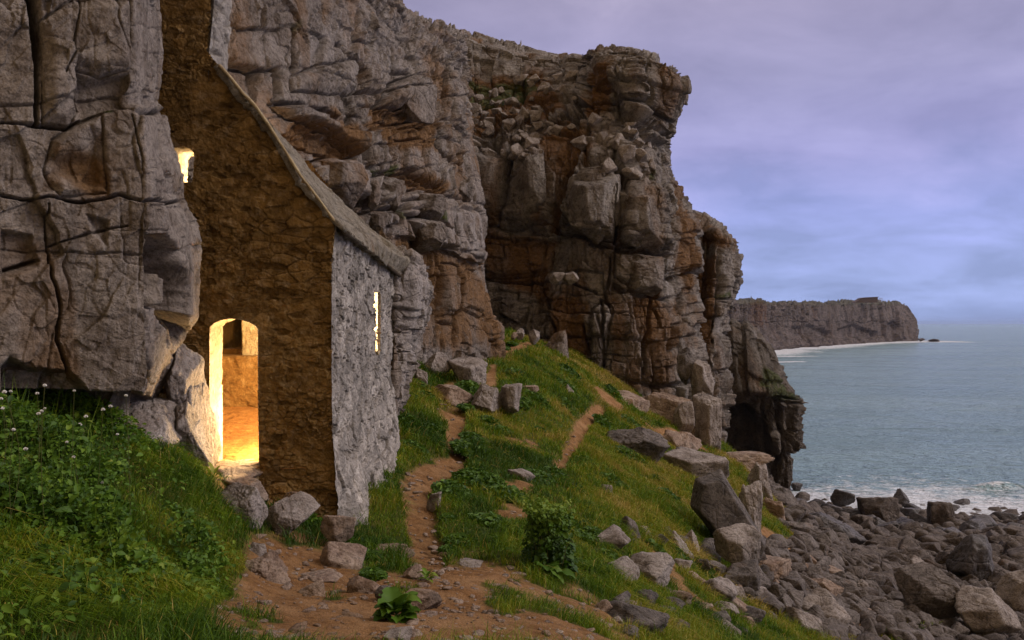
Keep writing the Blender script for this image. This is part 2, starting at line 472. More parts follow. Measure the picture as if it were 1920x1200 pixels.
def soil_material():
    m, nt, b = nodes_mat('turf and soil')
    g = NB(nt)
    fine = g.noise(14, 6, 0.7); med = g.noise(2.2, 5, 0.6); grit = g.noise(60, 4, 0.7)
    soil = g.mix(g.ramp(fine, 0.3, 0.7), (0.125, 0.058, 0.020), (0.27, 0.140, 0.052))
    soil = g.mix(g.ramp(med, 0.40, 0.70, 0, 0.75), soil, (0.34, 0.200, 0.095))
    soil = g.mix(g.ramp(grit, 0.60, 0.70, 0, 0.7), soil, (0.36, 0.29, 0.24))
    turf = g.mix(g.ramp(fine, 0.3, 0.7), (0.018, 0.034, 0.004), (0.065, 0.085, 0.010))
    turf = g.mix(g.ramp(med, 0.40, 0.66, 0, 0.7), turf, (0.12, 0.095, 0.014))
    col = g.mix(g.attr('soil'), turf, soil)
    sh = g.mix(g.ramp(fine, 0.3, 0.7), (0.022, 0.017, 0.014), (0.07, 0.055, 0.045))
    col = g.mix(g.attr('shore'), col, sh)
    nt.links.new(col, b.inputs['Base Color'])
    b.inputs['Roughness'].default_value = 0.95; b.inputs['Specular IOR Level'].default_value = 0.15
    h = g.math('ADD', g.math('MULTIPLY', fine, 1.0), g.math('MULTIPLY', grit, 0.4))
    nt.links.new(g.bump(h, 0.07, 1.0), b.inputs['Normal'])
    return m

def build_ground():
    na, nd = 620, 640
    ang = np.linspace(math.radians(-52), math.radians(50), na)
    r = np.exp(np.linspace(math.log(2.2), math.log(125), nd))
    A, R = np.meshgrid(ang, r)
    X = np.stack([R * np.sin(A), R * np.cos(A), np.zeros_like(R)], -1)
    X[..., 2] = ground_z(X)
    px, py = proj(X)
    so_ = soil_mask(px, py, X); sh = shore_mask(X)
    pathd = np.zeros_like(px)
    for pl in PATHS[:2]:
        d, w = line_dist(px, py, pl); pathd = np.maximum(pathd, sm(w * 0.6 - d, -4, 6))
    X[..., 2] -= 0.10 * pathd * np.clip(X[..., 1] / 12, 0.5, 2)
    X[..., 2] += so_ * (1 - sh) * (0.02 * fbm(X[..., :2] * 5, 77, 3))
    o = mesh_np('ground', X.reshape(-1, 3), grid_faces(nd, na), soil_material(), {'soil': so_, 'shore': sh})
    tag(o, kind='structure')
    return X, so_, sh

GRID, G_SOIL, G_SHORE = build_ground()

# ------------------------------------------------------------------ sea
def build_sea():
    na, nd = 420, 760
    ang = np.linspace(math.radians(-8), math.radians(60), na)
    r = np.concatenate([np.exp(np.linspace(math.log(50), math.log(1200), nd - 60)), np.exp(np.linspace(math.log(1230), math.log(40000), 60))])
    A, R = np.meshgrid(ang, r)
    X = np.stack([R * np.sin(A), R * np.cos(A), np.full_like(R, SEA)], -1)
    p = X[..., :2].copy()
    wp = np.stack([p[..., 0] * 0.75 + p[..., 1] * 0.3, p[..., 1] * 1.2 - p[..., 0] * 0.2], -1)
    near = 1 - sm(R, 500, 1200)
    X[..., 2] += near * (0.22 * fbm(wp / 14, 5, 3) + 0.10 * fbm(wp / 3.5, 6, 3))
    # swell lines running in on the shore
    ph = p[..., 1] * 0.16 + 0.25 * p[..., 0] * 0.16 + 1.6 * vnoise(p / 38, 8)
    X[..., 2] += near * 0.16 * np.sin(ph)
    # a breaking crest
    cx, cy = P(1868, 912, 88)[:2]
    br = np.exp(-((p[..., 0] - cx) / 3.6) ** 2 - ((p[..., 1] - cy - 0.25 * (p[..., 0] - cx)) / 1.1) ** 2)
    X[..., 2] += 0.75 * br
    gz = ground_z(X)
    gz = np.where(R > 118, -24, gz)
    depth = SEA - gz
    foam = sm(depth, 3.6, 0.2) * 0.92
    # foam off the foot of the headland
    hb = np.array([P(1395, 664, 470)[:2], P(1440, 655.5, 545)[:2], P(1500, 650, 600)[:2], P(1600, 643.5, 715)[:2], P(1720, 640, 800)[:2], P(1765, 640.5, 780)[:2]])
    d = np.full(R.shape, 1e9)
    for a, b in zip(hb[:-1], hb[1:]):
        e = b - a; u = np.clip(((p - a) @ e) / (e @ e), 0, 1)
        d = np.minimum(d, np.hypot(*(np.moveaxis(p - a - u[..., None] * e, -1, 0))))
    foam = np.maximum(foam, sm(d, 64, 4) * (R > 300) * 1.0)
    for (q1, q2, dd, wd) in (((1440, 668), (1520, 666), 430, 9), ((1450, 679), (1500, 677), 370, 7), ((1660,641.5),(1770,639.5),760,18)):
        a = P(*q1, dd)[:2]; b = P(*q2, dd)[:2]; sc = SEA / P(*q1, dd)[2]
        a, b = a * sc, b * sc
        e = b - a; u = np.clip(((p - a) @ e) / (e @ e), 0, 1)
        foam = np.maximum(foam, 0.85 * sm(np.hypot(*(np.moveaxis(p - a - u[..., None] * e, -1, 0))), wd, 1))
    foam = np.maximum(foam, 0.8 * sm(br, 0.45, 0.9) * (p[..., 1] < cy + 0.3))
    m, nt, b = nodes_mat('sea water')
    g = NB(nt)
    fo = g.attr('foam')
    n1 = g.noise(0.55, 6, 0.72, stretch=(1, 2.0, 1)); n2 = g.noise(2.6, 5, 0.7)
    n0 = g.noise(0.035, 5, 0.7, stretch=(1, 0.7, 1))
    nn = g.math('ADD', g.math('ADD', g.math('MULTIPLY', n1, 0.42), g.math('MULTIPLY', n2, 0.20)), g.math('MULTIPLY', n0, 0.38))
    fm = g.ramp(g.math('ADD', nn, g.math('MULTIPLY', fo, 0.34)), 0.65, 0.78)
    fm = g.math('MULTIPLY', fm, g.ramp(fo, 0.03, 0.22))
    fleck = g.math('MULTIPLY', g.ramp(g.noise(0.22, 6, 0.7, stretch=(0.6, 1.6, 1)), 0.69, 0.76), g.ramp(g.noise(1.2, 3, 0.6), 0.5, 0.62))
    fm = g.math('MAXIMUM', fm, g.math('MULTIPLY', fleck, 0.35))
    deep = g.mix(g.ramp(g.noise(0.02, 4, 0.6, stretch=(0.5, 1.5, 1)), 0.35, 0.65), (0.20, 0.325, 0.36), (0.245, 0.375, 0.40))
    col = g.mix(fm, deep, (0.70, 0.74, 0.80))
    nt.links.new(col, b.inputs['Base Color'])
    nt.links.new(g.ramp(fm, 0, 1, 0.22, 0.8), b.inputs['Roughness'])
    b.inputs['IOR'].default_value = 1.333
    h1 = g.noise(0.45, 5, 0.62, stretch=(0.7, 1.4, 1)); h2 = g.noise(2.2, 4, 0.6, stretch=(0.8, 1.3, 1)); h3 = g.noise(0.12, 4, 0.6, stretch=(0.6, 1.6, 1))
    n = g.bump(h3, 5.0, 0.9)
    n = g.bump(h1, 2.8, 1.0, n)
    n = g.bump(h2, 0.55, 0.8, n)
    nt.links.new(n, b.inputs['Normal'])
    o = mesh_np('sea', X.reshape(-1, 3), grid_faces(nd, na), m, {'foam': foam})
    tag(o, kind='structure')
build_sea()

# ------------------------------------------------------------------ cliffs
def resample(ctrl, rows, cols, blur=3):
    """ctrl (R,C,3) -> (rows, cols, 3), control lines kept, lightly rounded"""
    R, C, _ = ctrl.shape
    def w(a, n, lo=0.25):
        seg = np.maximum(a, lo * a.mean()); cum = np.r_[0, np.cumsum(seg)] / seg.sum()
        return np.interp(np.linspace(0, 1, n), cum, np.arange(len(cum)))
    px, py = proj(ctrl)
    px = np.clip(px, -240, 2100); py = np.clip(py, -160, 1300)
    wc = np.hypot(np.diff(px, axis=1), np.diff(py, axis=1)).mean(0)
    wr = np.hypot(np.diff(px, axis=0), np.diff(py, axis=0)).mean(1)
    u = w(wr, rows); v = w(wc, cols)
    i = np.minimum(u.astype(int), R - 2); fu = (u - i)[:, None, None]
    j = np.minimum(v.astype(int), C - 2); fv = (v - j)[None, :, None]
    A = ctrl[i][:, j]; B = ctrl[i][:, j + 1]; Cc = ctrl[i + 1][:, j]; D = ctrl[i + 1][:, j + 1]
    G = A * (1 - fu) * (1 - fv) + B * (1 - fu) * fv + Cc * fu * (1 - fv) + D * fu * fv
    for _ in range(blur):
        for ax in (0, 1):
            H = G.copy()
            sl = [slice(None)] * 3
            a = sl.copy(); a[ax] = slice(1, -1); b = sl.copy(); b[ax] = slice(0, -2); c = sl.copy(); c[ax] = slice(2, None)
            H[tuple(a)] = (G[tuple(a)] * 2 + G[tuple(b)] + G[tuple(c)]) / 4
            G = H
    return G

def grid_normals(G):
    du = np.gradient(G, axis=0); dv = np.gradient(G, axis=1)
    n = np.cross(du, dv); n /= np.maximum(np.linalg.norm(n, axis=-1, keepdims=True), 1e-9)
    return n

def rock_face(name, ctrl, rows, cols, mat, scale, amp, seed, feats=(), blur=4, kind='structure', levels=None, warp_px=3.0, fine=1.0, drop=0.35, fout=1.0, frac=1.0):
    """a cliff: lofted surface pushed in and out along its normal by joints, broken blocks, cracks and hand-placed features"""
    ctrl = np.array([[P(*q) for q in col] for col in ctrl]).transpose(1, 0, 2)     # given as columns of (px, row, distance)
    G = resample(ctrl, rows, cols, blur)
    n = grid_normals(G)
    vis = (n * -G).sum(-1)
    if np.median(vis) < 0: n = -n
    for _ in range(6):
        n[1:-1] = (n[1:-1] * 2 + n[:-2] + n[2:]) / 4; n[:, 1:-1] = (n[:, 1:-1] * 2 + n[:, :-2] + n[:, 2:]) / 4
    n /= np.maximum(np.linalg.norm(n, axis=-1, keepdims=True), 1e-9)
    ds = np.linalg.norm(np.diff(G[..., :2], axis=1), axis=-1).mean(0)
    s = np.r_[0, np.cumsum(ds)][None, :] + np.zeros(G.shape[:2])
    dt = np.linalg.norm(np.diff(G, axis=0), axis=-1).mean(1)
    t = -np.r_[0, np.cumsum(dt)][:, None] + np.zeros(G.shape[:2]) + 500
    st = np.stack([s, t], -1)
    s0, t0 = s, t
    ws = 0.40 * scale * fbm(st / (2.2 * scale), seed, 3); wt = 0.34 * scale * fbm(st / (2.6 * scale), seed + 5, 3)
    s1 = s + ws + 0.05 * scale * fbm(st / (0.35 * scale), seed + 8, 2); t1 = t + wt + drop * s * 0 + 0.045 * scale * fbm(st / (0.35 * scale), seed + 9, 2)
    D = np.zeros(s.shape); crackmask = np.zeros(s.shape)
    for (w, h, a, ck, cw) in (levels or [(3.2, 2.6, 0.42, 0.45, 0.10), (1.25, 1.0, 0.15, 0.16, 0.05)]):
        w, h, a, ck, cw = w * scale, h * scale, a * amp, ck * amp, cw * scale
        r1, r2, r3, dist, lx, ly = bricks(s1, t1, w, h, seed + int(w * 100))
        D += a * ((r1 - 0.5) * 1.7 + 0.9 * (r2 - 0.5) * lx * 2 + 0.5 * (r3 - 0.5) * ly * 2)
        var = sm(fbm(st / (1.7 * scale), seed + 31, 2), -0.45, 0.25)      # some joints are tight, some gape
        D -= ck * var * np.exp(-(dist / cw) ** 2) + 0.16 * a * np.exp(-dist / (0.035 * h))
    r1, r2, r3, dist, lx, ly = bricks(s1, t1 * 1.0, 0.55 * scale, 0.46 * scale, seed + 17)
    brk = sm(fbm(st / (2.4 * scale), seed + 62, 3), -0.2, 0.15)
    D += amp * frac * brk * (0.13 * ((r1 - 0.5) * 1.4 + (r2 - 0.5) * lx * 2 + (r3 - 0.5) * ly * 1.4) - 0.16 * sm(fbm(st / (0.8 * scale), seed + 33, 2), -0.3, 0.2) * np.exp(-(dist / (0.018 * scale)) ** 2))
    k = 0.85 * scale
    r1, r2, r3, b, dx, dy = voro(s1 / k * 1.1, t1 / k * 0.8, seed + 51)
    br = sm(fbm(st / (3.5 * scale), seed + 61, 3), -0.25, 0.25)           # broken areas and sound faces
    D += amp * (0.12 + 0.16 * br) * ((r1 - 0.5) + 1.1 * (r2 - 0.5) * dx * 2 + 1.1 * (r3 - 0.5) * dy * 2) - amp * 0.05 * br * np.exp(-(b / 0.06) ** 2)
    k = 0.30 * scale
    r1, r2, r3, b, dx, dy = voro(s1 / k * 1.15, t1 / k * 0.75, seed + 71)
    D += fine * amp * (0.03 + 0.09 * br) * ((r1 - 0.5) + 1.0 * (r2 - 0.5) * dx * 2 + 1.0 * (r3 - 0.5) * dy * 2)
    D += amp * (0.17 * fbm(st / (4.5 * scale), seed + 80, 3) + 0.045 * fbm(st / (0.5 * scale), seed + 81, 4) + 0.022 * fbm(st / (0.10 * scale), seed + 82, 3))
    # vertical flutes and fine bedding
    D += amp * 0.05 * fbm(st * np.array([1 / (0.35 * scale), 1 / (3.0 * scale)]), seed + 85, 3)
    D += amp * 0.030 * fbm(st * np.array([1 / (4.0 * scale), 1 / (0.16 * scale)]), seed + 86, 3) * sm(fbm(st / (5 * scale), seed + 87, 2), -0.2, 0.3)
    # wandering fractures
    for q, (sx, sz, wd_) in enumerate(((1.1, 2.2, 0.022), (0.9, 0.8, 0.020), (0.45, 0.6, 0.022))):
        fr = fbm(st / np.array([sx * scale, sz * scale]) + 3.3 * q, seed + 100 + q, 3)
        gate = sm(fbm(st / (1.6 * scale) + 9 * q, seed + 110 + q, 2), -0.15, 0.25)
        D -= amp * (0.13, 0.12, 0.07)[q] * frac * gate * np.exp(-(fr / wd_) ** 2)
    D += fine * amp * 0.05 * np.maximum(0, fbm(st / np.array([0.22 * scale, 0.30 * scale]), seed + 120, 4, 0.6, True)) * (0.5 + 0.8 * br)
    D -= D.mean()
    px, py = proj(G)
    wx = warp_px * fbm(st / (0.5 * scale), seed + 90, 4) * 1.6; wy = warp_px * fbm(st / (0.5 * scale), seed + 91, 4) * 1.6
    qx, qy = px + wx, py + wy
    front = (n * -G).sum(-1) > 0
    stain_shade = np.zeros(s.shape); moss = np.zeros(s.shape); pale = np.zeros(s.shape)
    for f in feats:
        ty, pts = f[0], f[1]
        a = np.array([q[:2] for q in pts]); mgn = 60
        box = (qx > a[:, 0].min() - mgn) & (qx < a[:, 0].max() + mgn) & (qy > a[:, 1].min() - mgn) & (qy < a[:, 1].max() + mgn) & front
        if not box.any(): continue
        X, Y = qx[box], qy[box]
        if ty == 'crack':                       # ('crack', [(x,y,width)], depth)
            d, w = line_dist(X, Y, pts)
            D[box] -= f[2] * np.exp(-(d / np.maximum(w, 0.5)) ** 2)
        elif ty == 'block':                     # ('block', poly, out, rounding px [, flat])
            sd_ = poly_sdf(X, Y, pts)
            m = sm(-sd_, 0, f[3])
            loc = D[box]
            keep = f[4] if len(f) > 4 else 0.5
            D[box] = loc * (1 - m * (1 - keep)) + fout * f[2] * m - 0.45 * abs(f[2]) * np.exp(-(np.abs(sd_) / 2.0) ** 2)
        elif ty == 'recess':                    # ('recess', poly, depth, soft px)
            m = sm(-poly_sdf(X, Y, pts), -f[3] * 0.3, f[3])
            D[box] -= f[2] * m
        elif ty == 'ledge':                     # ('ledge', line, out, reach px): rock above the line stands out over what is below
            a = np.array(pts); o_ = np.argsort(a[:, 0])
            yl = np.interp(X, a[o_, 0], a[o_, 1])
            e = np.minimum(sm(X, a[:, 0].min() - 4, a[:, 0].min() + 10), 1 - sm(X, a[:, 0].max() - 10, a[:, 0].max() + 4))
            dy = yl - Y
            D[box] += fout * f[2] * e * np.where(dy > 0, 1 - sm(dy, 4, f[3]), -0.35 * np.exp(dy / 9.0)) * sm(np.abs(dy), 0, 1.6)
        elif ty == 'stain_shade': stain_shade[box] = np.maximum(stain_shade[box], f[2] * sm(-poly_sdf(X, Y, pts), -14, 14))
        elif ty == 'moss': moss[box] = np.maximum(moss[box], sm(-poly_sdf(X, Y, pts), -4, 4) * f[2])
        elif ty == 'pale': pale[box] = np.maximum(pale[box], f[2] * sm(-poly_sdf(X, Y, pts), -4, 6))
    G2 = G + n * D[..., None]
    o = mesh_np(name, G2.reshape(-1, 3), grid_faces(rows, cols), mat, {'stain_shade': stain_shade, 'moss': moss, 'pale': pale})
    # face the outside
    me = o.data
    if (me.polygons[len(me.polygons) // 2].normal.dot(Vector(-G2[rows // 2, cols // 2]))) < 0: me.flip_normals()
    if kind: tag(o, kind=kind)
    return o, G2

# --- near crag on the left
def A_cols():
    rows = [(-700, 245, 285), (0, 250, 297), (100, 250, 304), (192, 250, 302), (214, 270, 321), (330, 275, 354), (367, 275, 353), (379, 280, 351), (440, 278, 369),
            (500, 278, 375), (590, 279, 373), (645, 283, 340), (700, 286, 322), (742, 274, 304), (766, 258, 292), (900, 250, 290)]
    cols = []
    for c in range(-1, 8):
        col = []
        for (py, ar, ed) in rows:
            u = 0.5 if py > 750 else 0.0
            e2 = ed - 5 - (8 if 200 < py < 370 else 0)
            if c == -1: q = (-1100, py, 5.6 + u)
            if c == 0: q = (-200, py, 6.3 + u)
            if c == 1: q = (0, py, 6.5 + u)
            if c == 2: q = (150, py, 6.9 + u)
            if c == 3: q = (ar, py, 7.15 + u)
            if c == 4: q = (e2 - 11, py, 8.45 + 0.3 * u)
            if c == 5: q = (e2, py, 9.25)
            if c == 6: q = (e2 - 50, py, 9.55)
            if c == 7: q = (100, py, 9.7)
            col.append(q)
        cols.append(col)
    return cols
A_F = [
 ('crack', [(58,-60,7),(66,60,7),(66,130,4),(68,230,2.5)], 0.6), ('crack', [(152,0,1.5),(136,100,1.2),(118,140,1.2)], 0.08),
 ('crack', [(0,366,2),(40,372,2),(90,368,1.7),(150,378,2.3),(190,372,2),(225,360,2.3),(270,372,2),(320,378,2.4),(356,376,2.6)], 0.20),
 ('crack', [(-10,228,2),(40,232,2.2),(75,236,3),(125,241,3),(150,225,2),(185,212,2),(210,208,2),(240,202,2),(275,212,3.5),(300,212,3.5)], 0.26),
 ('block', [(70,40),(140,0),(245,0),(250,130),(190,145),(140,130),(150,200),(130,238),(80,232)], 0.14, 26, 0.90),
 ('recess', [(140,135),(170,145),(250,135),(258,200),(190,210),(145,225)], 0.16, 14),
 ('block', [(95,260),(130,240),(190,215),(195,300),(203,360),(110,368),(85,320)], 0.10, 16, 0.85),
 ('recess', [(170,240),(194,250),(203,355),(170,365),(88,330),(95,290),(150,280)], 0.16, 30),
 ('crack', [(245,215,1),(258,260,1.4),(268,300,1.2),(273,360,1.4)], 0.10),
 ('block', [(275,215),(320,215),(356,330),(352,366),(290,360),(268,300)], 0.02, 14, 0.75),
 ('recess', [(0,430),(60,440),(70,500),(30,520),(0,520)], 0.10, 10), ('crack', [(15,508,3),(40,500,3),(70,490,2)], 0.18),
 ('crack', [(88,380,1.3),(86,460,1.5),(95,520,2.4),(108,570,2.4),(112,640,2.4),(128,700,2.5)], 0.16),
 ('crack', [(85,465,1),(130,452,1.6),(175,436,3),(240,418,1)], 0.10), ('recess', [(160,400),(205,410),(200,460),(170,440)], 0.10, 10),
 ('crack', [(276,380,2),(277,470,2.5),(279,560,3),(284,640,3),(290,720,3)], 0.35),
 ('block', [(283,385),(312,382),(360,400),(376,445),(372,600),(345,650),(325,668),(318,600),(300,560),(290,480)], 0.05, 12, 0.75),
 ('recess', [(284,440),(312,436),(335,470),(352,560),(350,620),(325,655),(312,600),(298,570),(300,520),(284,510)], 0.50, 8),
 ('block', [(283,505),(298,520),(308,545),(304,575),(286,580)], 0.16, 7, 0.75),
 ('recess', [(0,690),(20,672),(60,690),(130,700),(170,735),(250,735),(290,748),(300,790),(-10,810)], 0.22, 14),
 ('stain_shade', [(-20,420),(130,480),(160,720),(-20,700)], 0.3), ('stain_shade', [(95,260),(190,300),(205,365),(90,350)], 0.35), ('moss', [(195,198),(212,200),(208,215),(196,212)], 0.9),
]
build_A = rock_face('near_cliff', A_cols(), 640, 450, M_ROCK_NEAR, 0.62, 0.31, 11, A_F, blur=3, fout=0.6, levels=[(4.2, 3.4, 0.09, 0.10, 0.02), (1.3, 1.6, 0.045, 0.03, 0.012)], warp_px=4, drop=0, frac=0.28)

# --- middle cliff behind the chapel
B_C = [
 [(150,-420,20),(150,-400,15.5),(150,-50,15.2),(150,200,15.2),(150,420,15.2),(150,520,15),(150,620,15),(150,900,15)],
 [(330,-420,20),(330,-400,16.5),(330,-50,16),(330,200,15.8),(330,420,15.8),(330,520,15.8),(330,620,15.8),(330,900,15.8)],
 [(430,-400,24),(430,-360,18.5),(430,-50,17.6),(430,200,17),(430,400,17),(430,500,17),(430,640,17),(430,900,17)],
 [(560,-320,28),(560,-280,22.5),(560,-20,20.5),(560,200,19.5),(560,400,18.8),(560,500,18.8),(560,640,18.5),(560,900,18.5)],
 [(700,-90,36),(700,-60,29),(700,60,26.5),(700,200,24),(700,400,22.5),(700,500,22.5),(700,640,22),(700,900,22)],
 [(738,-40,38),(738,-14,30.5),(738,80,28),(735,200,25.5),(735,400,23.5),(735,500,23.6),(735,640,23.2),(735,900,23)],
 [(752,24,42),(752,28,32),(752,90,29),(755,200,26.5),(760,400,24.4),(760,500,24.6),(760,640,24),(760,900,24)],
 [(800,36,44),(800,38,34),(800,100,31.5),(800,200,29),(810,400,26.4),(815,500,26.7),(815,640,26),(815,900,26)],
 [(846,60,46),(846,60,36),(848,120,34),(850,210,31.5),(872,400,29),(868,500,29.4),(880,640,28.6),(880,900,28.6)],
 [(866,68,48),(866,68,37.5),(868,130,36),(872,220,33.5),(904,405,31),(897,500,31.4),(930,640,31),(935,900,31)],
 [(868,75,52),(868,75,44),(870,140,43),(872,230,42),(895,420,40),(893,520,40),(920,650,40),(925,900,40)],
 [(840,80,60),(840,80,56),(840,150,56),(840,240,56),(850,440,54),(850,540,54),(870,660,54),(880,900,54)],
]
B_F = [
 ('block', [(713,200),(727,157),(770,140),(800,147),(817,163),(807,200),(793,223),(773,207)], 1.2, 14, 0.75),
 ('recess', [(708,203),(773,210),(795,226),(808,215),(805,235),(706,236)], 0.37, 6),
 ('stain_shade', [(535,228),(665,262),(668,298),(600,298),(520,265)], 0.9), ('stain_shade', [(700,200),(810,225),(808,240),(700,240)], 0.9), ('stain_shade', [(720,328),(830,350),(820,372),(730,340)], 0.9),  # overhang recesses: the shade under them is put into the colour as brown
 ('stain_shade', [(690,232),(813,232),(800,285),(720,270)], 1.0),
 ('block', [(718,262),(780,262),(832,302),(824,352),(800,352),(763,325),(725,328)], 0.7, 10, 0.85),
 ('recess', [(725,330),(763,328),(800,354),(826,356),(820,368),(790,362),(740,340)], 0.37, 6),
 ('block', [(833,112),(867,110),(873,253),(845,310),(836,250)], 0.5, 10, 0.95),
 ('crack', [(836,130,2),(832,200,2),(822,240,3),(812,285,3),(838,305,3)], 0.5),
 ('block', [(500,200),(547,196),(617,226),(677,253),(682,280),(664,294),(623,256),(580,240),(520,226)], 0.9, 10, 0.85),
 ('recess', [(540,232),(580,241),(625,258),(664,295),(613,293),(560,280),(520,262)], 0.34, 10),
 ('crack', [(505,190,2),(530,195,2.5),(560,205,3),(600,205,3.5),(620,222,4),(650,235,3)], 0.5),
 ('crack', [(535,278,3),(560,282,3.5),(600,292,4),(665,298,4)], 0.6),
 ('block', [(540,145),(600,120),(667,113),(675,180),(627,178),(540,173)], 0.45, 18, 0.70),
 ('crack', [(551,55,3),(548,100,3),(545,135,3.5)], 0.5), ('crack', [(520,130,4),(518,165,5),(512,190,4)], 0.5),
 ('crack', [(672,20,2),(665,60,2.5),(662,75,2),(690,85,2)], 0.4), ('crack', [(640,80,2.5),(650,105,2.5),(672,130,2.5),(674,182,3.5)], 0.5),
 ('crack', [(736,60,2),(745,110,4),(742,130,5),(770,137,3.5),(805,150,2),(820,170,2)], 0.6),
 ('crack', [(680,193,3),(714,200,3)], 0.4), ('crack', [(679,240,3),(690,265,3),(688,300,2.5)], 0.5),
 ('block', [(573,307),(613,297),(662,303),(684,320),(678,378),(613,368),(580,350)], 1.0, 14, 0.70),
 ('block', [(682,332),(710,330),(704,392),(688,388)], 0.8, 8, 0.75), ('block', [(712,328),(755,350),(748,392),(702,394)], 0.8, 9, 0.75),
 ('block', [(755,357),(795,362),(838,375),(845,400),(835,440),(800,410),(748,405)], 0.8, 10, 0.85),
 ('block', [(750,412),(770,407),(818,420),(838,440),(838,468),(820,466),(770,450)], 1.15, 9, 0.75),
 ('block', [(845,400),(862,378),(893,385),(905,410),(903,488),(893,494),(847,466)], 0.35, 10, 0.85),
 ('block', [(690,397),(735,395),(738,420),(700,432)], 0.7, 8, 0.85),
 ('crack', [(686,320,2.5),(684,390,3)], 0.5), ('crack', [(750,350,2),(746,405,2)], 0.4), ('crack', [(822,420,2),(822,465,2)], 0.4), ('crack', [(846,380,2),(846,470,2.5)], 0.5),
 ('moss', [(790,362),(800,372),(808,390),(822,405),(820,418),(806,406),(795,385)], 1.0), ('moss', [(680,315),(700,320),(705,330),(685,330)], 1.0),
 ('moss', [(720,315),(735,310),(735,325),(722,330)], 0.9), ('moss', [(738,395),(750,393),(748,412),(738,410)], 0.8),
 ('ledge', [(735,440),(770,452),(827,472),(863,489),(905,498)], 0.6, 70),
 ('stain_shade', [(740,455),(820,475),(900,500),(925,640),(780,660),(760,600)], 0.35), ('stain_shade', [(610,200),(690,240),(680,290),(620,270)], 0.6),
 ('crack', [(848,535,2.5),(852,590,2.5),(848,650,3)], 0.6), ('crack', [(822,500,2),(826,560,2.5),(815,650,2.5)], 0.5), ('crack', [(897,500,2.5),(905,540,2.5),(900,620,2.5)], 0.5),
 ('block', [(822,494),(845,500),(850,560),(848,610),(822,606)], 0.35, 10, 0.85), ('block', [(902,515),(915,530),(927,585),(930,640),(905,640),(898,560)], 0.4, 9, 0.85),
 ('pale', [(570,297),(684,305),(680,380),(575,370)], 0.5), ('pale', [(690,330),(905,400),(905,490),(770,450),(690,430)], 0.5), ('pale', [(640,0),(870,60),(870,140),(720,140),(560,110)], 0.25),
 ('moss', [(545,45),(560,40),(562,58),(548,62)], 0.4),
]
build_B = rock_face('middle_cliff', B_C, 640, 760, M_ROCK_MID, 1.25, 0.75, 23, B_F, blur=2, fout=0.36, levels=[(2.6, 2.2, 0.30, 0.45, 0.045), (1.0, 0.8, 0.16, 0.25, 0.025)])

# --- far cliff
C_C = [
 [(800,60,75),(800,70,64),(800,160,60),(800,215,56),(800,300,52),(800,420,50),(800,520,50),(800,640,50),(800,820,50)],
 [(870,62,75),(870,66,60),(870,160,57.5),(870,215,53),(870,290,49),(870,420,47.5),(870,520,47),(870,640,46.5),(870,820,46)],
 [(985,94,72),(985,96,59.5),(985,160,57),(985,215,52.5),(985,290,48),(985,420,47),(985,520,46.5),(985,640,45),(985,820,45)],
 [(1092,110,70),(1092,110,57),(1092,160,54),(1080,215,50),(1070,290,47.5),(1060,420,46),(1050,520,45.5),(1040,640,44.5),(1040,820,44)],
 [(1112,98,66),(1112,96,51),(1114,160,50),(1108,215,49),(1110,290,46.5),(1100,420,45),(1100,520,44.8),(1110,640,43.8),(1130,830,43)],
 [(1190,104,66),(1190,102,49.5),(1190,160,48.5),(1190,215,48.4),(1180,290,46.8),(1175,420,45),(1170,520,44.6),(1180,640,43.4),(1180,860,43)],
 [(1240,122,66),(1240,120,50),(1255,165,49.5),(1230,240,50.5),(1225,300,48.6),(1235,420,46),(1240,520,45.4),(1250,640,44),(1250,880,43)],
 [(1262,136,68),(1262,132,54),(1280,165,53.5),(1246,262,53),(1248,330,52),(1290,415,50.5),(1300,520,49.5),(1310,640,47),(1320,920,45)],
 [(1265,150,72),(1266,150,62),(1281,185,62),(1244,275,60),(1246,345,59),(1285,430,57.5),(1295,530,57),(1300,650,56),(1310,930,55)],
 [(1150,190,80),(1150,200,78),(1160,220,76),(1150,290,74),(1150,360,72),(1180,440,70),(1190,540,68),(1200,660,66),(1220,940,66)],
]
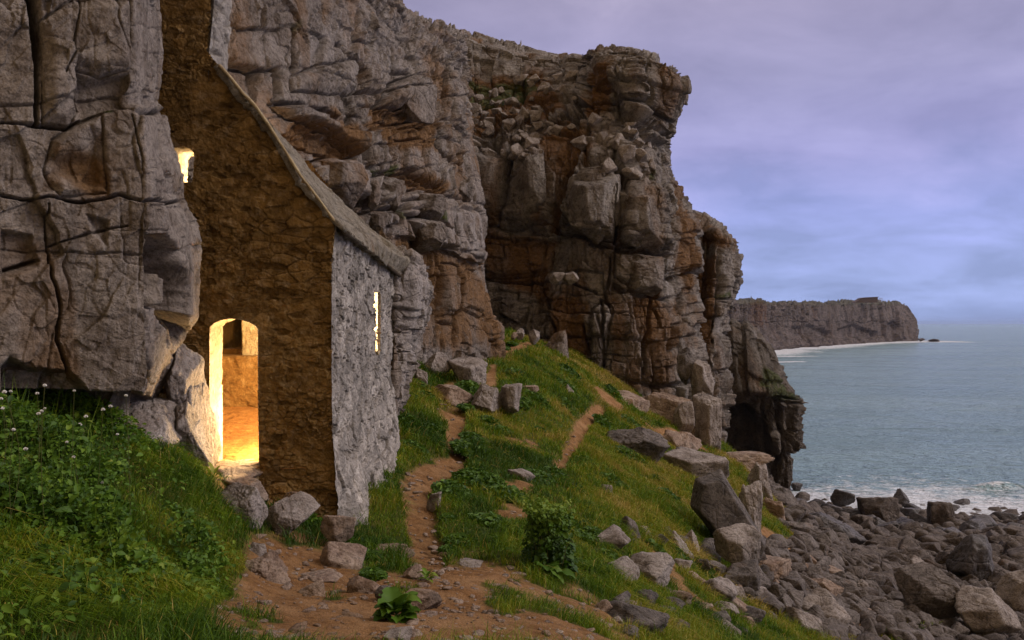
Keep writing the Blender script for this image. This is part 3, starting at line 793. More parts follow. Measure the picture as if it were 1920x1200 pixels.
C_F = [
 ('block', [(1112,98),(1190,102),(1244,122),(1280,165),(1268,215),(1248,262),(1215,245),(1165,228),(1160,180),(1115,165)], 1.0, 16, 1.00),
 ('ledge', [(1165,228),(1190,240),(1215,258),(1248,272)], 0.9, 50), ('crack', [(1105,110,3),(1108,160,3),(1112,205,3)], 0.8),
 ('recess', [(1112,140),(1150,150),(1150,180),(1130,200),(1110,190)], 0.6, 8),
 ('block', [(1065,215),(1078,203),(1094,214),(1098,226),(1070,232)], 1.0, 6, 0.85), ('recess', [(1052,226),(1092,228),(1088,242),(1056,238)], 0.8, 5),
 ('crack', [(1102,245,4),(1095,270,5),(1080,310,6),(1065,350,5),(1045,395,6),(1035,430,4)], 0.6),
 ('stain_shade', [(1000,230),(1100,240),(1085,300),(1035,440),(1000,420),(1020,320)], 0.3),
 ('block', [(872,290),(890,280),(962,286),(950,330),(942,378),(905,420),(880,400),(870,340)], 1.0, 14, 0.75),
 ('block', [(970,288),(1005,292),(1022,310),(1010,385),(985,420),(940,415),(955,340)], 0.9, 12, 0.80),
 ('crack', [(968,288,2.5),(958,330,3),(945,370,3),(933,400,3)], 0.9),
 ('crack', [(880,350,2),(915,352,2),(945,345,2)], 0.35), ('crack', [(872,380,2.5),(915,386,2.5),(940,378,2)], 0.4),
 ('recess', [(905,400),(985,425),(1035,430),(1030,450),(960,440),(905,428)], 0.4, 8),
 ('block', [(1075,345),(1098,322),(1130,318),(1166,332),(1160,400),(1152,452),(1112,448),(1075,436),(1062,405)], 1.5, 14, 0.70),
 ('block', [(1172,345),(1195,330),(1225,370),(1246,420),(1250,470),(1170,460),(1160,450)], 1.2, 12, 0.75),
 ('crack', [(1166,330,2.5),(1160,400,3.5),(1153,455,3.5)], 0.8),
 ('crack', [(1035,432,4),(1080,440,4),(1112,455,4.5),(1180,470,4.5),(1250,482,4)], 1.0),
 ('recess', [(1028,385),(1052,378),(1060,395),(1046,430),(1030,440)], 0.5, 7),
 ('ledge', [(905,440),(960,450),(1035,452)], 0.4, 60),
 ('crack', [(905,520,2),(960,528,2.5),(1000,530,2.5),(1060,525,2),(1120,545,2)], 0.5),
 ('crack', [(1145,483,2.5),(1140,540,2.5)], 0.6), ('recess', [(1148,528),(1165,540),(1200,552),(1165,550),(1146,545)], 0.9, 4),
 ('block', [(1150,470),(1240,485),(1242,550),(1195,548),(1150,520)], 0.6, 8, 0.70), ('crack', [(1200,552,2.5),(1255,558,2.5)], 0.6),
 ('crack', [(1240,490,2),(1226,540,2.5),(1215,620,3),(1212,700,2.5)], 0.6), ('stain_shade', [(1225,540),(1240,545),(1225,640),(1205,620)], 1.0),
 ('crack', [(1128,560,2),(1132,600,2.5),(1128,720,3)], 0.7), ('crack', [(1096,610,2),(1100,660,3),(1098,720,3)], 0.6),
 ('crack', [(1030,470,2),(1015,540,2.5),(1035,600,2.5),(1060,690,2.5)], 0.5), ('crack', [(1295,440,2),(1282,520,3),(1285,600,3)], 0.6),
 ('block', [(1110,580),(1132,560),(1150,580),(1128,700),(1100,720)], 0.6, 9, 0.85), ('block', [(1255,610),(1275,605),(1278,650),(1262,660)], 0.6, 8, 0.85),
 ('stain_shade', [(905,440),(1035,450),(1020,560),(905,520)], 0.4), ('stain_shade', [(1040,560),(1100,570),(1100,740),(1050,700)], 0.7), ('stain_shade', [(1150,560),(1280,560),(1280,740),(1150,740)], 0.35),
 ('stain_shade', [(1112,140),(1145,150),(1140,210),(1105,215)], 0.9), ('stain_shade', [(1255,300),(1300,420),(1300,560),(1260,500)], 0.5),
 ('moss', [(870,150),(920,160),(1000,155),(1010,175),(960,195),(870,200)], 0.9), ('moss', [(925,180),(990,165),(1000,185),(940,200)], 1.0), ('moss', [(1208,328),(1222,330),(1224,342),(1210,342)], 1.0),
 ('stain_shade', [(870,150),(1020,150),(1060,215),(870,260)], 0.8),
]
build_C = rock_face('far_cliff', C_C, 700, 720, M_ROCK_FAR, 2.1, 1.3, 37, C_F, blur=2, fout=0.62, levels=[(3.0, 2.8, 0.36, 0.42, 0.06), (1.3, 1.1, 0.18, 0.22, 0.035)])

# --- buttress at the far cliff's seaward end
C2_C = [
 [(1262,422,70),(1262,420,60),(1264,520,59),(1266,610,58),(1266,700,57),(1266,950,57)],
 [(1296,414,66),(1298,412,57),(1303,520,56),(1303,610,55),(1300,700,54),(1300,950,54)],
 [(1345,438,66),(1345,434,56.5),(1345,520,56),(1345,610,55),(1338,700,54),(1332,950,54)],
 [(1366,452,70),(1368,450,58.5),(1374,520,58),(1358,590,57.5),(1346,700,57),(1336,950,57)],
 [(1364,456,78),(1366,456,66),(1372,526,66),(1354,596,66),(1340,700,66),(1330,950,66)],
 [(1280,460,84),(1280,470,80),(1290,520,80),(1290,610,80),(1290,700,80),(1290,950,80)],
]
C2_F = [('moss', [(1343,552),(1352,548),(1362,556),(1350,562)], 1.0), ('stain_shade', [(1300,420),(1370,450),(1372,475),(1300,440)], 0.7), ('crack', [(1318,430,2),(1322,520,2.5),(1318,600,2.5)], 0.7),
        ('crack', [(1348,450,2),(1345,540,2.5),(1338,640,2.5)], 0.6), ('crack', [(1300,556,2),(1372,562,2)], 0.5), ('stain_shade', [(1300,480),(1340,480),(1330,680),(1300,680)], 0.6)]
rock_face('cliff_buttress', C2_C, 360, 200, M_ROCK_FAR, 2.0, 1.6, 41, C2_F, blur=3, levels=[(2.2, 3.2, 0.35, 0.42, 0.09), (1.1, 1.2, 0.2, 0.2, 0.05)])

# --- dark lower point above the sea
D_C = [
 [(1310,610,84),(1315,600,75),(1320,660,74),(1325,735,72),(1325,752,74),(1325,850,75),(1325,1000,75)],
 [(1372,604,84),(1372,600,74),(1375,660,72.5),(1385,735,71),(1385,752,73.5),(1385,850,75.5),(1385,1000,76)],
 [(1400,616,84),(1400,612,75),(1405,665,73),(1415,733,71),(1416,752,73),(1412,850,76),(1412,1000,76.5)],
 [(1430,648,86),(1428,640,77),(1440,690,74),(1450,733,72),(1450,752,72.5),(1444,850,76),(1432,1000,77)],
 [(1466,706,88),(1462,700,79),(1474,725,76),(1482,742,74.5),(1482,758,74.2),(1470,850,76),(1450,1000,78)],
 [(1490,748,90),(1488,744,82),(1498,748,79),(1502,750,77.5),(1500,765,77),(1488,850,77),(1458,985,80)],
 [(1480,752,95),(1482,752,90),(1490,754,88),(1494,756,87),(1492,772,87),(1478,850,87),(1448,985,88)],
 [(1380,760,100),(1380,760,98),(1390,760,97),(1400,760,96),(1400,780,96),(1400,850,96),(1390,985,96)],
]
D_F = [('moss', [(1425,690),(1450,715),(1480,735),(1500,748),(1460,752),(1420,725)], 0.9), ('moss', [(1345,725),(1372,715),(1368,745),(1345,745)], 0.9), ('pale', [(1402,622),(1415,628),(1422,645),(1408,635)], 1.0),
       ('recess', [(1350,750),(1400,760),(1440,800),(1425,850),(1440,930),(1360,900),(1345,820)], 3.2, 26),
       ('crack', [(1462,760,3),(1460,850,3),(1452,920,3)], 1.2), ('crack', [(1345,744,3),(1420,748,3),(1500,758,2.5)], 0.9), ('crack', [(1480,760,2),(1476,850,2.5)], 0.8), ('ledge', [(1440,842),(1470,846),(1492,840)], 1.2, 60)]
rock_face('sea_point', D_C, 440, 300, M_ROCK_STACK, 2.6, 1.15, 53, D_F, blur=1, levels=[(1.2, 3.6, 0.35, 0.6, 0.07), (0.7, 1.1, 0.25, 0.3, 0.04)])

# --- headland across the bay
E_C = [
 [(1250,560,620),(1250,566,470),(1250,600,465),(1250,635,460),(1250,655,452),(1250,690,445)],
 [(1390,562,680),(1385,567,500),(1385,600,497),(1385,632,492),(1385,655,482),(1385,690,470)],
 [(1428,562,700),(1428,567,525),(1428,600,522),(1430,628,516),(1437,652,508),(1437,690,490)],
 [(1434,566,720),(1434,570.5,560),(1434,600,556),(1440,626,550),(1455,650.5,540),(1455,690,520)],
 [(1530,566,780),(1530,570,650),(1530,600,645),(1532,626,640),(1545,645,625),(1545,690,600)],
 [(1620,563,860),(1620,568,760),(1620,600,752),(1622,628,748),(1635,641,735),(1635,690,700)],
 [(1682,566,900),(1682,570,830),(1690,600,810),(1692,630,800),(1695,640.5,790),(1695,690,770)],
 [(1698,574,910),(1698,575,850),(1714,600,825),(1717,625,812),(1718,640,800),(1718,690,780)],
 [(1704,588,930),(1706,588,880),(1718,605,865),(1719.5,630,855),(1720,639,850),(1720,690,840)],
 [(1600,580,1050),(1600,590,1040),(1600,605,1030),(1600,630,1020),(1600,639,1020),(1600,690,1020)],
]
E_F = [('recess', [(1660,610),(1678,598),(1690,612),(1684,640),(1664,638)], 6, 5), ('recess', [(1570,618),(1600,606),(1640,622),(1650,634),(1580,632)], 3.5, 5), ('stain_shade', [(1412,566),(1432,566),(1428,610),(1414,612)], 0.9),
       ('recess', [(1480,612),(1520,608),(1560,622),(1560,632),(1490,630)], 3, 6), ('moss', [(1380,560),(1700,560),(1700,571),(1620,570),(1430,571),(1380,568)], 0.5)]
rock_face('headland', E_C, 240, 520, M_HEADLAND, 9.0, 4.2, 67, E_F, blur=1, levels=[(1.6, 4.2, 0.30, 0.5, 0.09), (0.8, 1.6, 0.2, 0.3, 0.06)], warp_px=1.0)

# ------------------------------------------------------------------ chapel
WY = 9.84                                   # plane of the gable wall
def wall_material(name, c1, c2, c3, mortar, k=1.0, gaps=0.6):
    m, nt, b = nodes_mat(name)
    g = NB(nt)
    med = g.noise(3.5 * k, 6, 0.65); fine = g.noise(22 * k, 6, 0.7); big = g.noise(0.9, 4, 0.6)
    col = g.mix(g.ramp(med, 0.32, 0.66), c1, c2)
    col = g.mix(g.ramp(g.noise(7 * k, 4, 0.6), 0.52, 0.70, 0, 0.7), col, c3)
    col = g.mix(g.ramp(fine, 0.50, 0.25, 0, 0.7), col, tuple(c * 0.45 for c in c1))
    col = g.mix(g.ramp(fine, 0.58, 0.75, 0, 0.45), col, tuple(min(0.8, c * 1.5) for c in c3))
    tn = g.math('ADD', g.math('MULTIPLY', g.attr('tone'), 1.0), 1.0)
    cc = g.N('ShaderNodeCombineXYZ')
    for q in range(3): g.L(tn, cc.inputs[q])
    col = g.mix(1.0, col, cc.outputs[0], 'MULTIPLY')
    col = g.mix(g.math('MULTIPLY', g.attr('joint'), gaps), col, mortar)
    col = g.mix(g.ramp(big, 0.5, 0.75, 0, 0.4), col, c1)
    nt.links.new(col, b.inputs['Base Color'])
    b.inputs['Roughness'].default_value = 0.92; b.inputs['Specular IOR Level'].default_value = 0.2
    n = g.bump(g.math('ADD', fine, g.math('MULTIPLY', med, 1.2)), 0.05, 0.9)
    n = g.bump(g.noise(90, 4, 0.7), 0.008, 0.9, n)
    nt.links.new(n, b.inputs['Normal'])
    return m
M_GABLE = wall_material('ochre shaded rubble', (0.178, 0.104, 0.032), (0.265, 0.162, 0.054), (0.345, 0.245, 0.130), (0.115, 0.064, 0.020))  # browner copy of the side stone: dimmer, warm bounced light put into colour
M_SIDE = wall_material('grey rubble', (0.215, 0.192, 0.168), (0.31, 0.28, 0.25), (0.385, 0.355, 0.32), (0.085, 0.066, 0.045), gaps=0.85)
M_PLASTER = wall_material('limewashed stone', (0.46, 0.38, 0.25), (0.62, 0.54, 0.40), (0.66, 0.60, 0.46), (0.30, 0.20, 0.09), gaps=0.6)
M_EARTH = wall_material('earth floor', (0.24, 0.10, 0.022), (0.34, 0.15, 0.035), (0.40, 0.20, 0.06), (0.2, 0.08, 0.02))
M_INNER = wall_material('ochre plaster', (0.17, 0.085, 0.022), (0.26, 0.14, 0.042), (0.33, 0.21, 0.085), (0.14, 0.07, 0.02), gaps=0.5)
M_PALE = wall_material('pale pillar stone', (0.30, 0.22, 0.12), (0.42, 0.33, 0.19), (0.48, 0.40, 0.25), (0.2, 0.13, 0.06), gaps=0.5)
M_ROOF = rock_material('roof stone', 1.3, grey=(0.34, 0.30, 0.24), dark=(0.17, 0.135, 0.085), ochre_amt=0.35, lichen=0.55, bump=1.2)

def stone_tone(s, t, seed, w, h):
    st = np.stack([s, t], -1)
    s1 = s + 0.07 * fbm(st / 0.30, seed, 3); t1 = t + 0.06 * fbm(st / 0.40, seed + 1, 3)
    return 0.6 * (voro(s1 / w, t1 / h, seed + 2, 0.95)[2] - 0.5) + 0.6 * (voro(s1 / w * 2.3, t1 / h * 2.1, seed + 5, 0.95)[2] - 0.5)

def stone_disp(s, t, seed, w=0.27, h=0.12, amp=0.03):
    """uncoursed rubble: flat-lying stones of several sizes, some plastered over, some fallen out"""
    st = np.stack([s, t], -1)
    s1 = s + 0.07 * fbm(st / 0.30, seed, 3); t1 = t + 0.06 * fbm(st / 0.40, seed + 1, 3)
    r1, r2, r3, b, dx, dy = voro(s1 / w, t1 / h, seed + 2, 0.95)
    v1, v2, v3, b2, ex, ey = voro(s1 / w * 2.3, t1 / h * 2.1, seed + 5, 0.95)
    small = sm(fbm(st / 0.7, seed + 8, 3), -0.15, 0.2)
    gap = sm(b, 0.16, 0.02) * (1 - 0.6 * small) + 0.7 * small * sm(b2, 0.2, 0.03)
    cover = sm(fbm(st / 0.55, seed + 12, 4), 0.12, -0.12)          # where the joints are flush with mortar
    D = amp * (1 - small) * ((r1 - 0.5) * 1.6 + 1.2 * (r2 - 0.5) * dx + 1.6 * (r3 - 0.4) * dy) + amp * (0.35 + 0.65 * small) * ((v1 - 0.5) * 1.2 + 1.2 * (v2 - 0.5) * ex + 1.4 * (v3 - 0.4) * ey)
    D -= amp * 0.75 * gap * (1 - 0.8 * cover)
    D += amp * (1.6 * fbm(st / 0.8, seed + 6, 4) + 0.6 * fbm(st / 0.07, seed + 7, 3) + 0.3 * fbm(st / 0.025, seed + 10, 2))
    hole = sm(fbm(st / np.array([0.22, 0.10]), seed + 9, 3), 0.30, 0.48)
    D -= amp * 1.5 * hole
    return D, np.maximum(gap * 0.6 * (1 - 0.8 * cover), hole * 0.7)

chapel = empty('stone_chapel', (-3.4, WY, -2.0))
tag(chapel, 'old stone chapel wedged between the cliffs, warm light in its arched doorway', 'chapel')
CP = Vector((-3.4, WY, -2.0))
def part(name, V, faces, mat, attrs=None, parent=chapel, smooth=True):
    V = np.asarray(V, float).reshape(-1, 3) - np.array(CP if parent is chapel else (0, 0, 0))
    return mesh_np(name, V, faces, mat, attrs, smooth, parent)
def subpart(name, V, faces, mat, attrs=None, parent=None):
    V = np.asarray(V, float).reshape(-1, 3) - np.array(CP)
    return mesh_np(name, V, faces, mat, attrs, True, parent)

DOOR = [(393.5,876),(393.5,640),(394,614),(402,606),(415,600),(432,597.5),(450,599),(468,604.5),(479,611),(484,617),(484,660),(484.5,760),(486,876)]
WIN = [(322,342),(322,284),(328,278),(345,274.5),(358,279),(365,288),(363,318),(361,342)]
SLIT = [(705,549),(708,547),(710.8,552),(710.3,600),(710,640),(709.5,658),(707,666),(705,660),(704.4,640),(704.6,600)]

def front_wall():
    ry = np.array([-90, 10, 80, 97, 123, 150, 180, 200, 235, 330, 412, 424, 500, 800, 920, 1030.0])
    rx = np.array([402, 398, 391, 389, 410, 433, 457, 477, 502, 562, 622, 627, 622, 622, 630, 648.0])
    nz, nx = 900, 330
    py = np.linspace(1030, -90, nz)
    jit = 1.6 * fbm(np.stack([py / 9, py * 0], -1), 61, 3)
    xr = np.interp(py, ry, rx) + jit
    u = np.linspace(0, 1, nx)
    PX = 255 + (xr[:, None] - 255) * u[None, :]
    PY = py[:, None] + 0 * PX
    X = np.stack([(PX - 960) / F * WY, np.full(PX.shape, WY), (HZ - PY) / F * WY], -1)
    D, joint = stone_disp(X[..., 0], X[..., 2], 201, 0.25, 0.13, 0.023)
    # the plastered band round the arch is flatter
    flat = sm(-poly_sdf(PX, PY, [(380,600),(440,560),(500,590),(500,640),(490,700),(388,700)]), -10, 12)
    D *= 1 - 0.6 * flat
    D -= 0.10 * sm(PY, 890, 960) * -1 * 0.6
    D += 0.035 * sm(100 - PY, 0, 6) * (PX < 400)              # the bellcote stands a little proud
    X[..., 1] -= D
    f = grid_faces(nz, nx)
    cx = PX.reshape(-1)[f].mean(1); cy = PY.reshape(-1)[f].mean(1)
    keep = (poly_sdf(cx, cy, DOOR) > 0) & (poly_sdf(cx, cy, WIN) > 0)
    return part('gable_wall', X, f[keep], M_GABLE, {'joint': joint, 'tone': 0.75 * stone_tone(X[..., 0], X[..., 2], 201, 0.25, 0.13)})
gw = front_wall()

def reveal(name, outline, depth, mat, seed, parent):
    pts = []
    for a, b in zip(outline[:-1], outline[1:]):
        n = max(1, int(math.hypot(a[0] - b[0], a[1] - b[1]) / 3))
        for k in range(n): pts.append((a[0] + (b[0] - a[0]) * k / n, a[1] + (b[1] - a[1]) * k / n))
    pts.append(outline[-1])
    base = np.array([P(x, y, WY) for x, y in pts])
    c = base.mean(0)
    nd = 22
    G = base[None] + np.linspace(0, depth, nd)[:, None, None] * np.array([0, 1, 0])
    out = G - c; out[..., 1] = 0; out /= np.linalg.norm(out, axis=-1, keepdims=True)
    L_ = np.r_[0, np.cumsum(np.linalg.norm(np.diff(base, axis=0), axis=-1))]
    D, j = stone_disp(G[..., 1], L_[None] + 0 * G[..., 1], seed, 0.25, 0.13, 0.016)
    G = G + out * (np.abs(D) * np.linspace(0.0, 1, nd)[:, None] ** 0.3)[..., None]
    G[0, :, 1] -= 0.012
    subpart(name, G, grid_faces(nd, len(pts)), mat, {'joint': j}, parent)
reveal('door_reveal', DOOR, 0.44, M_PLASTER, 211, gw)
reveal('window_reveal', WIN + [WIN[0]], 0.5, M_PLASTER, 213, gw)

def side_wall():
    front = [(630,416,WY),(622,500,WY),(622,700,WY),(623,800,WY),(631,920,9.8),(649,1030,9.7)]
    mid = [(700,478,12.6),(694,550,12.6),(693,700,12.6),(696,815,12.3),(690,930,11.2),(688,1030,10.3)]
    back = [(743,516,15.6),(739,590,15.6),(735,700,15.5),(749,832,14.6),(724,930,12.4),(715,1030,10.9)]
    ctrl = np.array([[P(*q) for q in c] for c in (front, mid, back)]).transpose(1, 0, 2)
    R, C = 700, 420
    G = resample(ctrl, R, C, 0)
    for _ in range(40):
        G[1:-1, 1:-1] = (G[1:-1, 1:-1] * 4 + G[2:, 1:-1] + G[:-2, 1:-1] + G[1:-1, 2:] + G[1:-1, :-2]) / 8
    n = grid_normals(G); n *= np.sign(n[..., :1].mean())
    n /= np.linalg.norm(n, axis=-1, keepdims=True)
    D, joint = stone_disp(G[..., 1], G[..., 2], 231, 0.44, 0.24, 0.024)
    px, py = proj(G)
    lowrock = sm(py - 0.5 * (px - 640), 800, 900)              # the wall stands on rough bedrock
    st = np.stack([G[..., 1], G[..., 2]], -1)
    r1, r2, r3, b_, dx, dy = voro(G[..., 1] / 0.5, G[..., 2] / 0.8, 233)
    D = D * (1 - 0.5 * lowrock) + lowrock * (0.10 * (r1 - 0.5) + 0.10 * (r2 - .5) * dx + 0.10 * fbm(st / 0.5, 235, 4))
    edge = np.exp(-((G[..., 1] - WY) / 0.05) ** 2)
    D *= 1 - 0.8 * edge
    X = G + n * D[..., None]
    f = grid_faces(R, C)
    fx = px.reshape(-1)[f].mean(1) + 0.7 * fbm(np.stack([py.reshape(-1)[f].mean(1) / 4, fx0 := 0 * f[:, 0]], -1), 5, 2); fy = py.reshape(-1)[f].mean(1)
    keep = poly_sdf(fx, fy, SLIT) > 0
    o = part('side_wall', X, f[keep], M_SIDE, {'joint': joint * (1 - lowrock), 'tone': stone_tone(G[..., 1], G[..., 2], 231, 0.44, 0.24)})
    # sides of the slit window, cut through the wall thickness
    xw = -2.27
    def hit(px_, py_):
        y = xw / ((px_ - 960) / F); return np.array([xw, y, (HZ - py_) / F * y])
    pts = SLIT + [SLIT[0]]
    q = []
    for a, b in zip(pts[:-1], pts[1:]):
        nn = max(1, int(math.hypot(a[0] - b[0], a[1] - b[1]) / 3))
        for k in range(nn): q.append((a[0] + (b[0] - a[0]) * k / nn, a[1] + (b[1] - a[1]) * k / nn))
    q.append(pts[-1])
    base = np.array([hit(*p) for p in q])
    nd = 14
    Gs = base[None] + np.linspace(0.03, -0.50, nd)[:, None, None] * np.array([1, 0, 0])
    spl = (np.linspace(0, 1, nd) * 0.25)[:, None]
    Gs[..., 1] += spl * (Gs[..., 1] - base[None, :, 1].mean()) * 2
    Dn = 0.02 * fbm(np.stack([Gs[..., 2] * 12, Gs[..., 0] * 12], -1), 9, 3)
    Gs[..., 1] += Dn
    subpart('slit_reveal', Gs, grid_faces(nd, len(q)), M_PLASTER, {'joint': 0 * Gs[..., 0]}, o)
    return o
sw = side_wall()

def slab(name, top, thick, mat, seed, rough, parent=chapel, attrs=None):
    n = grid_normals(top)
    if n[..., 2].mean() < 0: n = -n
    R, C = top.shape[:2]
    st = top / 0.5
    D = rough * (fbm(top / 0.9, seed, 3) + 0.5 * fbm(top / 0.12, seed + 1, 3))
    up = top + n * D[..., None]; lo = top - n * thick
    V = np.concatenate([up.reshape(-1, 3), lo.reshape(-1, 3)])
    i = np.arange(R * C).reshape(R, C); N = R * C
    f = [grid_faces(R, C), grid_faces(R, C, True) + N]
    for e in (i[0], i[-1][::-1], i[:, 0][::-1], i[:, -1]):
        f.append(np.stack([e[:-1], e[:-1] + N, e[1:] + N, e[1:]], -1))
    z = np.zeros(len(V))
    if parent is chapel: return part(name, V, np.concatenate(f), mat, {'stain_shade': z, 'moss': z, 'pale': z})
    return mesh_np(name, V, np.concatenate(f), mat, {'stain_shade': z, 'moss': z, 'pale': z})

def roof():
    fr = [(634,424),(622,409),(562,327),(502,232),(477,197),(457,177),(433,147),(408,119)]
    bk = [(752,520),(770,488),(693,423),(618,360),(600,338),(575,305),(545,283),(515,262)]
    A = np.array([P(x, y, WY - 0.05) for x, y in fr]); B = np.array([P(x, y, 15.6) for x, y in bk])
    A[0] += (0.10, 0, -0.02); A[1] += (0.03, 0, 0.02)
    ctrl = np.stack([A, (A + B) / 2 + np.array([0, 0, -0.03]), B], 1)
    G = resample(ctrl, 150, 130, 2)
    n = grid_normals(G); n *= np.sign(n[..., 2].mean())
    s = G[..., 1]; t = np.linspace(0, 4.2, 150)[:, None] + 0 * s
    r1, r2, r3, d, lx, ly = bricks(s + 0.05 * vnoise(np.stack([s, t], -1) * 3, 4), t, 0.75, 0.5, 71, 0.4)
    G = G + n * (0.05 * (r1 - 0.5) + 0.035 * (r3 - 0.3) * ly + 0.03 * (r2 - 0.5) * lx - 0.04 * np.exp(-(d / 0.018) ** 2))[..., None]
    # chipped, uneven verges
    tt = np.linspace(0, 4.2, 150)
    for col_, amp_ in ((slice(0, 5), 0.05), (slice(-5, None), 0.12)):
        G[:, col_, 1] += (amp_ * fbm(np.stack([tt / 0.25, tt * 0], -1), 44, 3))[:, None]
    G[:4, :, 2] += (0.03 * fbm(np.stack([np.linspace(0, 5.7, 130) / 0.3, np.zeros(130)], -1), 45, 3))[None]
    return slab('roof', G, 0.085, M_ROOF, 301, 0.05)
roof()

# bellcote above the gable: its flank and back, the wall face in front is the gable wall itself
def bellcote():
    z0, z1 = P(0, 150, WY)[2], P(0, -90, WY)[2]
    n = 90; m = 24
    py = np.linspace(150, -90, n)
    xr = np.interp(py, [-90, 10, 80, 97, 150], [402, 398, 391, 389, 389])
    base = np.array([P(a, b, WY) for a, b in zip(xr, py)])
    yy = np.linspace(0.0, 0.62, m)
    G = base[:, None] + yy[None, :, None] * np.array([0, 1, 0])
    D, j = stone_disp(G[..., 1], G[..., 2], 305, 0.3, 0.14, 0.02)
    G[..., 0] += np.where(np.arange(m)[None] == 0, 0.02, D + 0.01)
    back = G[:, -1:].copy(); back2 = back.copy(); back2[..., 0] -= 1.2
    G = np.concatenate([G, back, back2], 1)
    j = np.concatenate([j, j[:, -1:], j[:, -1:]], 1)
    part('bellcote', G, grid_faces(n, m + 2), M_SIDE, {'joint': j})
bellcote()

def interior():
    xl, xr = -5.3, -2.66
    yf, yb = WY + 0.45, 14.6
    def sheet(name, a, b, c, seed, mat, amp=0.02, nu=90, nv=90, cut=None, nrm=None):
        a, b, c = map(np.array, (a, b, c))
        u, v = np.meshgrid(np.linspace(0, 1, nu), np.linspace(0, 1, nv))
        G = a + u[..., None] * (b - a) + v[..., None] * (c - a)
        n = np.cross(b - a, c - a).astype(float); n /= np.linalg.norm(n)
        D, j = stone_disp(u * np.linalg.norm(b - a), v * np.linalg.norm(c - a), seed, 0.35, 0.16, amp)
        G = G + n * D[..., None]
        f = grid_faces(nv, nu)
        if cut is not None:
            cen = G.reshape(-1, 3)[f].mean(1); f = f[~cut(cen)]
        return part(name, G, f, mat, {'joint': j})
    zf0, zf1 = -1.80, -1.42
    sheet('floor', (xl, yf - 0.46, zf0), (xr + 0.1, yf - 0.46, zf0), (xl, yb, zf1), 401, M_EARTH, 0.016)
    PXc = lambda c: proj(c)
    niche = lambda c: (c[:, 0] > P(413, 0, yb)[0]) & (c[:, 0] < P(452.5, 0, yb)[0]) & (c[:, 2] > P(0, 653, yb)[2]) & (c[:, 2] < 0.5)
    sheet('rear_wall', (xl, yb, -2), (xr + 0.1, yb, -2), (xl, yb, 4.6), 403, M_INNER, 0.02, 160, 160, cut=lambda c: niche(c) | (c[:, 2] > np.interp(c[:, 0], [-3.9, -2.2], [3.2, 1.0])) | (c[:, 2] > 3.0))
    # the dark stair opening behind
    x0, x1 = P(413, 0, yb)[0], P(452.5, 0, yb)[0]; z0 = P(0, 653, yb)[2]
    V = np.array([(x0, yb, z0), (x1, yb, z0), (x1, yb, 0.5), (x0, yb, 0.5), (x0, yb + 1.6, z0), (x1, yb + 1.6, z0), (x1, yb + 1.6, 0.5), (x0, yb + 1.6, 0.5)])
    part('stair_recess', V, np.array([(0, 1, 5, 4), (1, 2, 6, 5), (2, 3, 7, 6), (3, 0, 4, 7), (4, 5, 6, 7)]), M_GABLE, {'joint': np.zeros(8)}, smooth=False)
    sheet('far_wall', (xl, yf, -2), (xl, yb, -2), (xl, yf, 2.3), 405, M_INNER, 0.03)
    # the inner faces of the gable wall and the seaward wall, with their openings left free
    dcut = lambda c: (poly_sdf(960 + F * c[:, 0] / WY, HZ - F * c[:, 2] / WY, DOOR) < 2) | (poly_sdf(960 + F * c[:, 0] / WY, HZ - F * c[:, 2] / WY, WIN) < 2)
    sheet('inner_gable', (xl, yf, -2.2), (xr + 0.1, yf, -2.2), (xl, yf, 4.2), 407, M_PLASTER, 0.0, 130, 260, cut=lambda c: dcut(c) | (c[:, 2] > np.interp(c[:, 0], [-3.9, -2.2], [3.2, 1.0])))
    scut = lambda c: (c[:, 1] > 12.8) & (c[:, 1] < 13.95) & (c[:, 2] < 0.62) & (c[:, 2] > -0.60)
    sheet('inner_seaward_wall', (xr, yf - 0.02, -2.2), (xr, yb, -2.2), (xr, yf - 0.02, 1.45), 409, M_PLASTER, 0.0, 130, 130, cut=scut)
    # stone altar bench along the rear wall
    R, C = 60, 90
    ya = 13.95; zt = P(0, 668, ya)[2]
    prof = [(ya, -1.7), (ya, zt - 0.03), (ya + 0.03, zt), (yb, zt + 0.02)]
    L_ = np.r_[0, np.cumsum([math.dist(a, b) for a, b in zip(prof[:-1], prof[1:])])]
    tt = np.linspace(0, L_[-1], R); yy = np.interp(tt, L_, [p[0] for p in prof]); zz = np.interp(tt, L_, [p[1] for p in prof])
    xx = np.linspace(xl, xr, C)
    G = np.stack([xx[None] + 0 * yy[:, None], yy[:, None] + 0 * xx[None], zz[:, None] + 0 * xx[None]], -1)
    D, j = stone_disp(G[..., 0], tt[:, None] + 0 * G[..., 0], 411, 0.4, 0.2, 0.02)
    G[..., 1] -= D
    part('altar_bench', G, grid_faces(R, C), M_INNER, {'joint': j})
    # pale pillar beside the stair opening
    x0, x1 = P(452.5, 0, 14.2)[0], P(500, 0, 14.2)[0]
    nz = 80
    zz = np.linspace(zt - 0.02, 2.2, nz); pts = np.array([(x0, yb), (x0, 14.22), (x0 + .02, 14.2)] + [(x0 + (x1 - x0) * q, 14.2) for q in np.linspace(.08, 1, 24)] + [(x1, yb)])
    G = np.stack([pts[None, :, 0] + 0 * zz[:, None], pts[None, :, 1] + 0 * zz[:, None], zz[:, None] + 0 * pts[None, :, 0]], -1)
    D, j = stone_disp(G[..., 0], G[..., 2], 417, 0.3, 0.2, 0.014)
    G[..., 1] -= D
    part('pillar', G, grid_faces(nz, len(pts)), M_PALE, {'joint': j})
interior()

